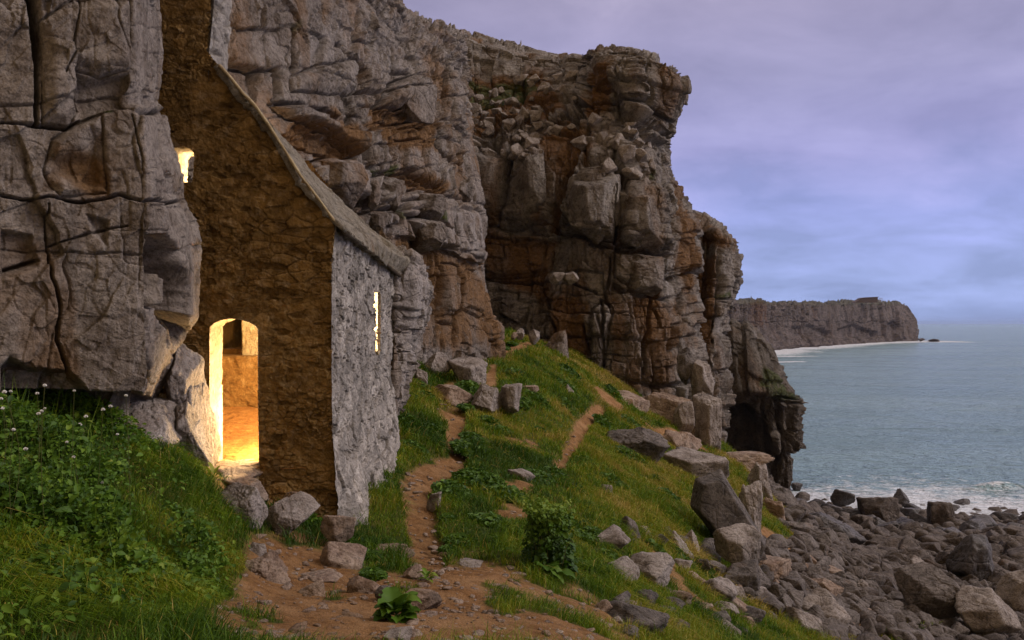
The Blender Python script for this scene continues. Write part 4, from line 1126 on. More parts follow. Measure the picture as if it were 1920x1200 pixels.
def chapel_trim():
    # pale worn threshold in the thickness of the gable wall
    x0, x1 = P(392, 0, WY)[0], P(487, 0, WY)[0]
    xs = np.linspace(x0, x1, 60); prof = [(WY - 0.02, -1.95), (WY - 0.02, -1.80), (WY + 0.01, -1.775), (WY + 0.46, -1.765)]
    L_ = np.r_[0, np.cumsum([math.dist(a, b) for a, b in zip(prof[:-1], prof[1:])])]; tt = np.linspace(0, L_[-1], 50)
    yy = np.interp(tt, L_, [p[0] for p in prof]); zz = np.interp(tt, L_, [p[1] for p in prof])
    G = np.stack([xs[None] + 0 * yy[:, None], yy[:, None] + 0 * xs[None], zz[:, None] + 0 * xs[None]], -1)
    D, j = stone_disp(G[..., 0], tt[:, None] + 0 * G[..., 0], 421, 0.3, 0.2, 0.014)
    G[..., 2] += D * (yy > WY)[:, None]; G[..., 1] -= D * (yy <= WY)[:, None]
    part('threshold', G, grid_faces(50, 60), M_PALE, {'joint': j})
    def tube(name, pts, rad, mat, seed, n=10, attrs=None):
        pts = np.array(pts, float); k = np.linspace(0, len(pts) - 1, 14 * len(pts)); i = np.minimum(k.astype(int), len(pts) - 2); f = (k - i)[:, None]
        c = pts[i] * (1 - f) + pts[i + 1] * f
        t = np.gradient(c, axis=0); t /= np.linalg.norm(t, axis=1, keepdims=True)
        a = np.cross(t, (0, 1, 0.3)); a /= np.linalg.norm(a, axis=1, keepdims=True); b = np.cross(t, a)
        th = np.linspace(0, 2 * math.pi, n)
        rr = rad * (1 + 0.45 * fbm(np.stack([k * 1.3, 0 * k], -1), seed, 3))
        rr[0] = rr[-1] = 0.001
        V = c[:, None] + (a[:, None] * np.cos(th)[None, :, None] + b[:, None] * np.sin(th)[None, :, None]) * rr[:, None, None]
        z = np.zeros(V.shape[:2])
        part(name, V, grid_faces(len(c), n), mat, {'joint': z, 'stain_shade': z, 'moss': z, 'pale': z})
    M_TIMBER = wall_material('old timber', (0.05, 0.035, 0.02), (0.09, 0.065, 0.04), (0.14, 0.11, 0.07), (0.03, 0.02, 0.01))
    tube('eave_beam', [P(634, 431, WY + 0.02) + (0.05, 0, 0), P(690, 474, 12.3) + (0.07, 0, 0), P(747, 519, 15.4) + (0.05, 0, 0)], 0.042, M_TIMBER, 5)
    tube('verge', [P(x, y, WY - 0.07) for x, y in [(627,415),(604,382),(562,327),(532,279),(502,232),(477,197),(457,177),(433,147),(410,121)]], 0.020, M_PALE, 6)
chapel_trim()

# the warm light inside the chapel, with extra lamps added to brighten spots
lamp('chapel_lamp', (-3.04, 10.66, -1.30), 330, (1.0, 0.66, 0.30), 0.06)
lamp('added_slit_light', (-2.84, 12.80, 0.0), 480, (1.0, 0.72, 0.40), 0.08)  # extra lamp put in to whiten the slit and light the rear wall
lamp('added_window_light', (-3.62, 10.62, 1.85), 160, (1.0, 0.72, 0.38), 0.06)  # extra lamp put in to brighten the gable window's reveal
lamp('added_gap_light', tuple(P(520, 262, 17.15)), 42, (1.0, 0.62, 0.28), 0.06)  # outside, added behind the roof for light leaking onto the cliff

# bedrock shoulder behind the chapel's far corner
R_C = [[(722,400,17.5),(722,470,16.0),(722,520,15.9),(722,600,15.9),(722,700,15.7),(722,800,15.5)],
       [(745,440,17),(752,478,15.5),(742,520,15.4),(740,600,15.5),(738,690,15.4),(738,775,15.3)],
       [(770,470,17),(772,486,15.8),(775,525,15.6),(768,600,15.8),(757,690,15.6),(744,774,15.5)],
       [(796,490,18),(797,498,16.8),(803,540,16.6),(794,592,16.6),(772,690,16.4),(750,775,16.2)],
       [(800,500,20),(800,505,19),(806,548,19),(798,600,19),(778,700,18.5),(755,785,18)]]
rock_face('rock_shoulder', R_C, 260, 130, M_ROCK_NEAR, 0.8, 0.5, 83, [('pale', [(740,480),(805,500),(800,600),(745,780)], 0.6), ('crack', [(742,648,3),(760,652,3),(775,640,2)], 0.15)], blur=2, drop=0)

# ------------------------------------------------------------------ boulders
def rock_points(sub):
    bm = bmesh.new(); bmesh.ops.create_icosphere(bm, subdivisions=sub, radius=1.0)
    V = np.array([v.co[:] for v in bm.verts]); Fc = np.array([[v.index for v in f.verts] for f in bm.faces]); bm.free()
    return V, Fc
ICO = {k: rock_points(k) for k in (2, 3, 4, 5, 6)}

def rock_shape(seed, sub=4, planes=13, rough=0.05, flat_top=False, soft=60.0, cuts=None):
    """an angular stone: a sphere cut down by random planes, then roughened; fits the box [-1,1]^3"""
    V, Fc = ICO[sub]
    rng = np.random.RandomState(seed)
    q = np.arange(planes) + 0.5                                   # directions spread evenly, then shaken
    ph = np.arccos(1 - 2 * q / planes); th = math.pi * (1 + 5 ** 0.5) * q + rng.uniform(0, 6.28)
    N = np.stack([np.cos(th) * np.sin(ph), np.sin(th) * np.sin(ph), np.cos(ph)], -1)
    A_, _ = np.linalg.qr(rng.normal(size=(3, 3))); N = N @ A_ + rng.normal(0, 0.26, (planes, 3)); N /= np.linalg.norm(N, axis=1, keepdims=True)
    d = rng.uniform(0.50, 0.95, planes)
    if flat_top: N[0] = (rng.uniform(-.15, .15), rng.uniform(-.25, 0), 1); d[0] = 0.6
    if cuts:
        for k, (nn, dd) in enumerate(cuts): N[k] = np.array(nn) / np.linalg.norm(nn); d[k] = dd
    c = V @ N.T
    r = np.where(c > 0.08, d / np.maximum(c, 0.08), 9.0)
    r = np.minimum(r, 1.5)
    rr = -np.log(np.exp(-soft * r).sum(1)) / soft if soft else r.min(1)
    Q = V * rr[:, None]
    Q = Q - (Q.max(0) + Q.min(0)) / 2; Q = Q / ((Q.max(0) - Q.min(0)) / 2)
    nse = rough * (1.3 * fbm(Q * 1.7 + seed, seed, 3) + 0.7 * fbm(Q * 5.0 + seed, seed + 3, 3) + 0.25 * fbm(Q * 14 + seed, seed + 5, 2))
    r1, r2, r3, b, dx, dy = voro((Q[:, 0] + Q[:, 1] * 0.6) * 2.0 + seed, (Q[:, 2] + 0.3 * Q[:, 1]) * 2.0, seed + 9)
    nse += rough * 0.7 * ((r1 - 0.5) - 0.8 * np.exp(-(b / 0.05) ** 2))
    Q = Q + V * nse[:, None]
    return Q, Fc

def boulder(name, box, seed, label, cat='boulder', mat=None, sub=5, depth=None, dk=0.8, sink=0.32, group=None, flat_top=False, planes=13, rough=0.065, d=None, rot=0.0, cuts=None, moss=0.0, on=None):
    x0, y0, x1, y1 = box
    cx = (x0 + x1) / 2
    if d is None: d = ground_hit(cx, y1 - 0.12 * (y1 - y0))
    if name == 'slab': sink = max(sink, 0.6)
    w = (x1 - x0) / F * d; h = (y1 - y0) / F * d
    D = depth or dk * w
    c = P(cx, (y0 + y1) / 2, d + D * 0.30)
    top = P(cx, y0, d + D * 0.25)[2]; bot = P(cx, y1, d)[2] - sink * h
    c[2] = (top + bot) / 2
    Q, Fc = rock_shape(seed, sub, planes, rough, flat_top, cuts=cuts)
    ca, sa = math.cos(rot), math.sin(rot)
    V = Q * np.array([w / 2 * 1.02, D / 2, (top - bot) / 2])
    if rot: V = np.stack([V[:, 0] * ca - V[:, 2] * sa, V[:, 1], V[:, 0] * sa + V[:, 2] * ca], -1)
    z = np.zeros(len(V))
    o = mesh_np(name, V, Fc, mat or M_BOULDER, {'stain_shade': z, 'pale': z, 'moss': z + moss})
    o.location = Vector(c)
    tag(o, label, cat, group)
    return o

B_ = boulder
# by the chapel door
B_('boulder', (408,908,496,1010), 5, 'pale grey angular boulder with dark underside, just below the chapel doorway', mat=M_BOULDER, sub=6, d=8.25, sink=0.02, cuts=[((-.2,-.45,.85),0.55),((.25,-.9,-.35),0.6),((.85,-.3,.2),0.75)])
B_('boulder', (497,926,597,1012), 8, 'broad boulder with an orange-tinged top, right of the pale one below the doorway', mat=M_BOULDER, sub=6, d=8.7, sink=0.02, cuts=[((.35,-.5,.85),0.5),((-.6,-.8,.1),0.62),((.2,-.95,-.2),0.62)])
B_('stone', (602,966,668,1012), 15, 'brown and cream stone at the foot of the chapel corner', 'stone', M_BOULDER_WARM, d=9.0)
B_('stone', (384,872,500,912), 18, 'flat stone doorstep under the lit chapel doorway', 'doorstep', M_BOULDER_WARM, d=9.55, depth=0.75, flat_top=True, rough=0.03, planes=9)
B_('stone', (415,896,508,950), 19, 'reddish slab lying between the doorstep and the pale boulder', 'stone', M_BOULDER_WARM, d=9.2, depth=0.7, flat_top=True, planes=8)
B_('stone', (520,925,588,968), 20, 'square reddish block half hidden behind the orange-tinged boulder', 'stone', M_BOULDER_WARM, d=9.3, flat_top=True, planes=8)
B_('boulder', (340,690,396,890), 31, 'lit rubble rock standing against the left side of the doorway', 'rock', M_BOULDER, d=9.35, depth=0.9, sub=6, planes=16, rough=0.09)
B_('boulder', (318,640,374,760), 36, 'narrow upright rock wedged under the left crag beside the doorway', 'rock', M_BOULDER, d=9.1, depth=0.9, sub=5, planes=12, rough=0.07)
B_('boulder', (228,742,352,850), 33, 'jagged grey ledge rock under the overhang of the left crag', 'rock', M_BOULDER, d=8.5, depth=1.2, sub=6, planes=14, rough=0.09)
B_('boulder', (310,752,388,862), 34, 'dark rounded rock between the ledge rock and the lit rubble', 'rock', M_BOULDER, d=8.95, depth=0.9, sub=6, planes=14, rough=0.07)
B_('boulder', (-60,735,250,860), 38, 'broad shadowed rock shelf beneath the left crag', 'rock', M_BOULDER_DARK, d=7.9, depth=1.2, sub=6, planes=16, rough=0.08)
# trodden ground in front
B_('slab', (596,1018,684,1070), 41, 'tilted flat slab poking from the grass below the chapel corner', 'slab', M_BOULDER_WARM, sink=0.0, flat_top=True, cuts=[((.45,-.3,.85),0.5)], rough=0.06)
B_('slab', (452,1040,548,1092), 42, 'splintered brown rock beside the grassy bank', 'rock', M_BOULDER_WARM, cuts=[((.5,-.5,.8),0.4),((-.3,-.6,.8),0.5)], rough=0.1)
B_('stone', (462,1018,500,1044), 43, 'small pale stone above the splintered brown rock', 'stone', M_BOULDER)
B_('stone', (700,1020,776,1050), 44, 'low flat stones split in two where the narrow path meets the bare ground', 'stone', M_BOULDER_WARM, flat_top=True, rough=0.08)
B_('slab', (560,1092,614,1120), 45, 'thin brown slab lying flat left of the big-leaved plant', 'slab', M_BOULDER_WARM, flat_top=True, rough=0.06)
B_('slab', (650,1082,720,1116), 46, 'flat pinkish slab above the big-leaved plant', 'slab', M_BOULDER_WARM, flat_top=True, rough=0.06)
B_('slab', (556,1076,640,1092), 47, 'long thin strip of stone lying in the grass', 'slab', M_BOULDER_WARM, flat_top=True, rough=0.05)
B_('boulder', (703,1100,748,1130), 48, 'dark humped stone behind the big-leaved plant', 'stone', M_BOULDER_DARK)
B_('slab', (748,1112,828,1148), 49, 'buff flat rock right of the big-leaved plant', 'slab', M_BOULDER_WARM, flat_top=True, rough=0.07)
B_('stone', (756,1060,800,1090), 50, 'low stone beside the pale rosette plant', 'stone', M_BOULDER_WARM)
B_('slab', (718,1180,772,1204), 51, 'grey flat stone set in the earth at the bottom edge', 'slab', M_BOULDER, flat_top=True, rough=0.03)
B_('slab', (856,1050,906,1066), 52, 'grey flat stone at the edge of the grass above the bare earth', 'slab', M_BOULDER, flat_top=True, rough=0.03)
B_('stone', (800,922,828,955), 53, 'white wedge of stone at the inside bend of the narrow path', 'stone', M_BOULDER, cuts=[((-.6,-.6,.4),0.4)])
B_('slab', (952,880,1004,902), 54, 'thin pale slab leaning in the green slope', 'slab', M_BOULDER, flat_top=True, rough=0.04)
B_('stone', (1120,908,1148,930), 55, 'small white stone alone in the green slope', 'stone', M_BOULDER)
B_('boulder', (1158,968,1202,1012), 56, 'dark round-topped boulder in the grass, left of a pair', 'boulder', M_BOULDER_DARK)
B_('boulder', (1194,986,1224,1012), 57, 'small grey boulder touching the dark round-topped one', 'boulder', M_BOULDER)
B_('boulder', (1250,1000,1304,1050), 58, 'steep grey block leaning left among three rocks in the grass', 'boulder', M_BOULDER, cuts=[((-.75,-.5,.45),0.5),((.7,-.3,.6),0.55)])
B_('boulder', (1220,1001,1254,1026), 59, 'low mossy rock left of the steep grey block', 'boulder', M_BOULDER_DARK, moss=0.4)
B_('boulder', (1276,994,1312,1036), 60, 'pointed rock behind the steep grey block', 'boulder', M_BOULDER, cuts=[((.7,-.4,.5),0.45),((-.6,-.5,.6),0.5)])
# ledge blocks and boulders high on the mound
B_('boulder', (878,722,942,782), 61, 'big rounded grey block of the ledge on the grassy mound, middle of three', 'boulder', M_BOULDER, d=22, dk=1.2, planes=9, sub=6, cuts=[((0,-.2,1),0.62),((.9,-.35,0),0.72)])
B_('boulder', (935,720,979,768), 62, 'grey block at the right end of the ledge on the grassy mound', 'boulder', M_BOULDER, d=22.4, dk=1.2, planes=9)
B_('boulder', (812,722,884,764), 63, 'ochre-stained block at the left end of the ledge on the grassy mound', 'boulder', M_BOULDER_WARM, d=22.2, dk=1.0, planes=9, flat_top=True)
B_('slab', (972,722,1010,738), 64, 'flat red-brown stone just right of the ledge', 'slab', M_BOULDER_WARM, flat_top=True)
B_('boulder', (838,671,912,716), 65, 'long flat-topped block above the ledge on the grassy mound', 'boulder', M_BOULDER, d=24.5, dk=0.8, flat_top=True, planes=9, cuts=[((0,-.2,1),0.7),((.8,-.5,0),0.7)])
B_('boulder', (794,660,846,700), 66, 'pale pyramid-shaped boulder at the head of the path', 'boulder', M_BOULDER, d=24.6, cuts=[((-.6,-.3,.75),0.42),((.65,-.45,.6),0.45)])
B_('stone', (776,690,802,725), 67, 'narrow stone left of the ledge by the chapel corner', 'stone', M_BOULDER, d=23)
B_('stone', (856,664,872,674), 68, 'tiny pale stone behind the flat-topped block', 'stone', M_BOULDER)
B_('stone', (1056,720,1076,742), 69, 'pale pointed stone on the back of the mound', 'stone', M_BOULDER)
B_('boulder', (968,615,983,632), 90, 'small grey stone at the top of the mound under the cliff', 'stone', M_BOULDER, d=35.5)
B_('boulder', (991,617,1012,640), 91, 'grey stone right of the mound top under the cliff', 'stone', M_BOULDER, d=35.8)
B_('boulder', (1012,620,1068,706), 192, 'tall cracked grey rock leaning on the far cliff at the mound top', 'rock', M_ROCK_MID, d=38.5, dk=0.7, planes=18, rough=0.11, cuts=[((-.4,-.3,.8),0.55)])
B_('boulder', (958,622,971,634), 93, 'pink-tinted stone in the scrub at the mound top', 'stone', M_BOULDER_WARM, d=35.0)
# along the right-hand edge of the slope
B_('slab', (1122,734,1218,792), 71, 'red-brown stepped rock where the slope meets the far cliff', 'rock', M_BOULDER_WARM, d=38, dk=0.9, flat_top=True)
B_('boulder', (1200,738,1305,806), 72, 'wide squared rock wall at the foot of the far cliff', 'rock', M_BOULDER_WARM, d=40, dk=0.6, planes=8, flat_top=True, sub=6)
B_('boulder', (1293,736,1353,842), 73, 'tall squared pale block at the corner of the far cliff', 'boulder', M_BOULDER, d=40, dk=1.0, planes=9, flat_top=True, sub=6, cuts=[((0,-.2,1),0.8),((.95,-.2,0),0.75),((-.3,-.95,0),0.75)])
B_('boulder', (1262,752,1300,806), 74, 'small upright block left of the tall squared one', 'boulder', M_BOULDER, d=39.4, planes=9)
B_('boulder', (1268,652,1314,706), 75, 'perched block on the far cliff, upper of two', 'boulder', M_BOULDER_DARK, d=41.5, planes=9)
B_('boulder', (1296,676,1340,742), 76, 'perched block on the far cliff, lower of two', 'boulder', M_BOULDER, d=41, planes=9)
B_('slab', (1238,808,1320,850), 77, 'reddish slab at the top right of the slope', 'slab', M_BOULDER_WARM, flat_top=True)
B_('boulder', (1136,802,1252,862), 78, 'long low grey outcrop sunk in the slope', 'rock', M_BOULDER_DARK, planes=14, rough=0.09, cuts=[((-.35,-.4,.8),0.45),((.5,-.4,.75),0.5)])
B_('boulder', (1240,844,1364,900), 79, 'long block with a pale flat top at the edge of the slope', 'boulder', M_BOULDER, flat_top=True, planes=10, cuts=[((0.05,-.2,1),0.5),((-.7,-.5,-.2),0.7)])
B_('boulder', (1300,846,1440,880), 80, 'pale ledge of rock behind the long flat-topped block', 'rock', M_BOULDER_WARM, d=40, flat_top=True)
B_('boulder', (1298,886,1440,1056), 81, 'tall dark boulder leaning like a fin on the right of the slope', 'boulder', M_BOULDER_DARK, d=19.8, dk=0.55, sub=6, sink=0.12, rough=0.03, planes=9, cuts=[((.80,-.15,.58),.30),((-.72,-.1,-.69),.42),((-.25,-.1,1),.72),((-1,-.1,.25),.72),((.1,-1,.25),.45),((.5,.8,.2),.6),((-.4,.9,0),.6),((.9,-.2,-.4),.85),((0,.2,-1),.9)])
B_('boulder', (1340,984,1424,1042), 82, 'brown boulder at the foot of the leaning fin', 'boulder', M_BOULDER, d=18.3, cuts=[((.1,-.4,.9),0.55)])
B_('boulder', (1375,908,1432,1040), 83, 'rough grey rock behind the leaning fin', 'rock', M_BOULDER, d=25, rough=0.1, planes=14)
B_('boulder', (1396,868,1452,955), 84, 'pale jointed rock at the edge above the shore', 'rock', M_BOULDER, d=36, rough=0.09, planes=14)
B_('boulder', (1425,935,1475,990), 85, 'pale broken rock below the edge above the shore', 'rock', M_BOULDER_WARM, d=34, rough=0.1, planes=14)
B_('boulder', (1335,1054,1428,1116), 86, 'rounded dark boulder in the grass right of the bush', 'boulder', M_BOULDER_DARK, cuts=[((-.2,-.4,.9),0.6)])
B_('boulder', (1430,1090,1480,1130), 87, 'dark tilted stone just right of the rounded boulder', 'boulder', M_BOULDER_DARK)
B_('boulder', (1378,1094,1442,1130), 88, 'low cluster stone between the rounded boulder and the tilted one', 'boulder', M_BOULDER)
B_('boulder', (1350,1100,1400,1128), 94, 'small pale stone below the rounded boulder', 'stone', M_BOULDER)
B_('boulder', (1500,1112,1590,1195), 95, 'large pale-topped boulder at the foot of the slope', 'boulder', M_BOULDER, cuts=[((-.2,-.4,.9),0.55),((.5,-.4,.7),0.6)])
B_('boulder', (1516,1086,1582,1130), 96, 'brown boulder behind the large pale-topped one', 'boulder', M_BOULDER_WARM)
B_('boulder', (1476,1140,1545,1196), 97, 'sloping grey boulder left of the large pale-topped one', 'boulder', M_BOULDER, cuts=[((.4,-.4,.8),0.5)])
B_('boulder', (1600,1086,1632,1122), 98, 'leaning pale stone between the slope and the shore', 'stone', M_BOULDER)
B_('slab', (1520,1062,1580,1084), 99, 'cream flat rock in the red soil of the slope', 'slab', M_BOULDER_WARM, flat_top=True)
B_('slab', (1380,1048,1490,1082), 100, 'pinkish flat rock above the rounded boulder', 'slab', M_BOULDER_WARM, flat_top=True, rough=0.06)
B_('slab', (1500,1042,1532,1066), 101, 'square pink stone on the red soil', 'slab', M_BOULDER_WARM, flat_top=True)
B_('slab', (1330,1128,1385,1152), 102, 'thin slab standing in the grass near the bottom right', 'slab', M_BOULDER)
B_('slab', (1284,942,1320,956), 103, 'flat reddish stone in the dry grass left of the leaning fin', 'slab', M_BOULDER_WARM, flat_top=True)
# big stones on the shore
B_('boulder', (1692,1066,1812,1150), 111, 'huge brown striped boulder on the stony shore', 'boulder', M_SHORE_DRY, d=25.5, sub=6, cuts=[((-.15,-.35,.95),0.62),((.75,-.3,.5),0.6),((-.9,-.3,.2),0.7)])
B_('boulder', (1698,1044,1764,1090), 112, 'pale flat-faced boulder behind the huge striped one', 'boulder', M_BOULDER, d=28, cuts=[((.3,-.35,.9),0.5)])
B_('boulder', (1864,1066,1940,1136), 113, 'pale wedge boulder at the right edge of the shore', 'boulder', M_BOULDER, d=27, cuts=[((-.3,-.3,.9),0.5),((.1,-.95,-.1),0.6)])
B_('boulder', (1790,1108,1905,1180), 114, 'long low grey slab boulder right of the huge striped one', 'boulder', M_BOULDER, d=24.5, cuts=[((-.45,-.3,.85),0.45)])
B_('boulder', (1480,962,1612,1036), 115, 'great black rock put in for a dark shadow on the shore below the sea point', 'rock', M_SHORE_WET, d=43, sub=6, planes=14, rough=0.07, sink=0.1)  # the black of this stone carries the shadow among big rocks
B_('boulder', (1782,1000,1868,1080), 116, 'black rock put in for a dark shadow in the middle of the shore', 'rock', M_SHORE_WET, d=36, planes=12, rough=0.07)  # added rock, its black stands for shadow on the shore
B_('boulder', (1612,928,1690,982), 117, 'dark square rock where the shore meets the foam', 'rock', M_SHORE, d=66, planes=11)
B_('boulder', (1672,918,1704,944), 118, 'pointed rock standing alone in the foam', 'rock', M_SHORE_WET, d=78, cuts=[((-.7,-.3,.6),0.4),((.7,-.3,.6),0.42)])
B_('boulder', (1560,918,1600,948), 119, 'pair of dark humps at the edge of the water', 'rock', M_SHORE_WET, d=77)
B_('boulder', (1484,905,1504,920), 120, 'small black rock out in the water by the sea point', 'rock', M_SHORE_WET, d=86)
B_('boulder', (1790,934,1820,950), 121, 'long dark rock in the foam on the right', 'rock', M_SHORE_WET, d=79)
B_('boulder', (1738,940,1790,990), 122, 'broad dark rock half in the foam', 'rock', M_SHORE, d=66)
for k, (bx, lab) in enumerate([((1030,510,1060,534), 'pale perched stone on a ledge of the far cliff, left of two'), ((1056,509,1086,534), 'pale perched stone on a ledge of the far cliff, right of two')]):
    B_('perched_stone', bx, 130 + k, lab, 'stone', M_BOULDER, d=43.2, sink=0)
B_('perched_stone', (842,332,892,380), 134, 'pale block perched on the shoulder of the middle cliff', 'stone', M_BOULDER, d=29.6, dk=1.0, sink=0, cuts=[((-.3,-.5,.8),0.45),((.6,-.7,.2),0.6)])
for k, (bx, lab) in enumerate([((1722,634,1734,640), 'low dark rock at the tip of the far headland'), ((1738,635,1762,641), 'long dark skerry beyond the tip of the far headland')]):
    B_('skerry', bx, 140 + k, lab, 'rock', M_HEADLAND, d=770, sink=0.1, dk=1.0)

def face_block(face, box, seed, label, mat, out=0.35, dk=1.0, **kw):
    px, py = proj(face[1])
    m = (px > box[0]) & (px < box[2]) & (py > box[1]) & (py < box[3]) & (face[1][..., 1] < 60)
    y = np.percentile(face[1][..., 1][m], 40)
    w = (box[2] - box[0]) / F * y
    return boulder('rock_block', box, seed, label, 'rock', mat, sub=6, d=y - out, dk=dk, sink=0.0, planes=kw.get('planes', 12), rough=kw.get('rough', 0.05), cuts=kw.get('cuts'))
FB = [((0,-1,.12),.62),((.75,-.65,.1),.66),((-.75,-.65,0),.66),((0,-.3,1),.62),((0,-.5,-.9),.66)]
for face, box, lab, mt, out in ((build_B, (570,294,688,392), 'big pale rounded block of the middle cliff just behind the chapel roof', M_ROCK_MID, 0.5),
        (build_B, (683,330,713,396), 'narrow upright block right of the big pale one behind the chapel roof', M_ROCK_MID, 0.4),
        (build_B, (710,328,758,396), 'leaning block third along behind the chapel roof', M_ROCK_MID, 0.4),
        (build_B, (690,394,726,436), 'small broken block under the leaning block behind the chapel roof', M_ROCK_MID, 0.4),
        (build_B, (752,404,842,470), 'long pale block with a dark underside above the chapel corner', M_ROCK_MID, 0.5),
        (build_B, (752,354,842,414), 'grass-streaked block above the long pale one on the middle cliff', M_ROCK_MID, 0.25),
        (build_B, (838,376,902,492), 'tall jointed block at the shoulder edge of the middle cliff', M_ROCK_MID, 0.0),
        (build_B, (716,146,814,226), 'overhanging square block high on the middle cliff', M_ROCK_MID, 0.45),
        (build_C, (1064,318,1168,454), 'big banded block standing out in the middle of the far cliff', M_ROCK_FAR, 0.8),
        (build_C, (1160,352,1250,474), 'banded block right of the biggest one on the far cliff', M_ROCK_FAR, 0.5),
        (build_C, (872,280,966,420), 'broad banded slab of the far cliff beside the middle cliff', M_ROCK_FAR, 0.6),
        (build_C, (958,288,1024,418), 'second banded slab of the far cliff, past a dark crack', M_ROCK_FAR, 0.5),
        (build_C, (1146,472,1246,556), 'squarish banded block low on the far cliff above a wedge of shadow', M_ROCK_FAR, 0.2)):
    face_block(face, box, 900 + box[0], lab, mt, out, cuts=[((q[0] + 0.1 * math.sin(box[0] + k), q[1], q[2] + 0.1 * math.cos(box[1] * k)), dd) for k, (q, dd) in enumerate(FB)])

# broken blocks lying on the ledges of the far cliff
def scree():
    rng = np.random.RandomState(21)
    G2 = build_C[1]; px, py = proj(G2)
    var = []
    for k in range(8):
        Q, Fc = rock_shape(700 + k, 4, 8, 0.04, soft=80); z = np.zeros(len(Q))
        o = mesh_np('block_shape', Q, Fc, M_BOULDER, {'stain_shade': z, 'pale': z, 'moss': z}, link=False); var.append(o.data); bpy.data.objects.remove(o)
    for poly, cnt, lo, hi in (([(872,235),(1010,205),(1050,235),(1020,300),(872,292)], 70, 0.25, 0.62), ([(1060,232),(1160,215),(1215,260),(1225,330),(1165,330),(1100,320)], 36, 0.3, 0.72), ([(870,150),(1100,140),(1080,200),(880,225)], 40, 0.25, 0.6)):
        idx = np.argwhere((poly_sdf(px, py, poly) < 0) & (G2[..., 1] < 62))
        for q in rng.choice(len(idx), cnt, replace=False):
            i, j = idx[q]; p = G2[i, j]; r = rng.uniform(lo, hi) ** 1.3
            o = bpy.data.objects.new('rock_block', var[rng.randint(8)]); COL.objects.link(o)
            o.scale = (r, r * .9, r * rng.uniform(.6, 1.0)); o.rotation_euler = (rng.uniform(-.3, .3), rng.uniform(-.4, .4), rng.uniform(0, 6.28))
            o.location = (p[0], p[1] - 0.25 * r, p[2] + 0.1 * r)
            tag(o, 'grey broken block among many on the upper ledges of the far cliff', 'rock', 'broken blocks on the ledges of the far cliff')
scree()

# the boulder shore: the largest three hundred are stones of their own, the rest one mass
def shore():
    rng = np.random.RandomState(4)
    pts = []
    n = 60000
    # more candidates near the eye; accept big stones first, small ones in the gaps
    px = rng.uniform(1395, 2010, n); d = np.exp(rng.uniform(math.log(17), math.log(90), n))
    X = np.stack([(px - 960) / F * d, d, 0 * d], -1); X[:, 2] = ground_z(X)
    sh = shore_mask(X)
    qx, qy = proj(X)
    edge = (qy - 1060) * 0.9 + 1600            # the slope's foot runs down to the right
    ok = (X[:, 2] > SEA - 0.75) & ((sh > 0.35) | ((qx > 1340) & (qy > 1020) & (rng.uniform(0, 1, n) < 0.22)))
    X = X[ok]; d = d[ok]
    size = np.exp(rng.normal(math.log(0.175), 0.50, len(X)))
    size = np.clip(size, 0.08, 0.36 + 0.36 * sm(d, 26, 48)) * (1 + 0.45 * sm(d, 35, 70))
    order = np.argsort(-size)
    cell = {}
    keep = []
    for i in order:
        r = size[i]; kx, ky = int(X[i, 0] // 2), int(X[i, 1] // 2)
        good = True
        for a in (-1, 0, 1):
            for b in (-1, 0, 1):
                for j in cell.get((kx + a, ky + b), ()):
                    if (X[i, 0] - X[j, 0]) ** 2 + (X[i, 1] - X[j, 1]) ** 2 < (0.80 * (r + size[j])) ** 2: good = False; break
                if not good: break
            if not good: break
        if good:
            cell.setdefault((kx, ky), []).append(i); keep.append(i)
    keep = np.array(keep)
    X, size = X[keep], size[keep]
    qx, qy = proj(X)
    app = size / X[:, 1] * ((qx < 1925) & (qy < 1215))
    order = np.argsort(-app)
    big = order[:300]; rest = order[300:]
    var = []
    for k in range(16):
        Q, Fc = rock_shape(500 + k, 4, 8, 0.045, soft=80)
        z = np.zeros(len(Q))
        ms = []
        for mt in (M_SHORE, M_SHORE_WET, M_SHORE_DRY):
            o = mesh_np('boulder_shape', Q, Fc, mt, {'stain_shade': z, 'pale': z, 'moss': z}, link=False)
            ms.append(o.data); bpy.data.objects.remove(o)
        var.append(ms)
    for i in big:
        wet = X[i, 2] < -16.2 + rng.uniform(-0.6, 0.6); dry = X[i, 2] > -11.0 + rng.normal(0, 0.9)
        o = bpy.data.objects.new('boulder', var[rng.randint(16)][1 if wet else 2 if dry else 0]); COL.objects.link(o)
        r = size[i]
        o.scale = (r * rng.uniform(0.85, 1.35), r * rng.uniform(0.8, 1.2), r * rng.uniform(0.65, 1.0))
        o.rotation_euler = (rng.uniform(-.35, .35), rng.uniform(-.35, .35), rng.uniform(0, 6.28))
        o.location = (X[i, 0], X[i, 1], X[i, 2] + 0.34 * r)
        tag(o, 'loose brown-grey boulder among many on the stony shore', 'boulder', 'loose boulders covering the stony shore')
    small = [rock_shape(540 + k, 2, 9, 0.05) for k in range(10)]
    VV, FF, o_ = [], [], 0
    for i in rest:
        Q, Fc = small[rng.randint(10)]
        r = size[i]; a = rng.uniform(0, 6.28); ca, sa = math.cos(a), math.sin(a)
        V = Q * np.array([r * rng.uniform(.85, 1.35), r * rng.uniform(.8, 1.2), r * rng.uniform(.65, 1.05)])
        V = np.stack([V[:, 0] * ca - V[:, 1] * sa, V[:, 0] * sa + V[:, 1] * ca, V[:, 2] + rng.uniform(-.3, .3) * V[:, 0]], -1) + X[i] + np.array([0, 0, 0.36 * r])
        VV.append(V); FF.append(Fc + o_); o_ += len(V)
    V = np.concatenate(VV); z = np.zeros(len(V))
    o = mesh_np('shore_stones', V, np.concatenate(FF), M_SHORE, {'stain_shade': z, 'pale': z, 'moss': z})
    tag(o, 'mass of smaller stones between the boulders of the shore', 'shore stones', kind='stuff')
    print('shore stones', len(keep))
shore()

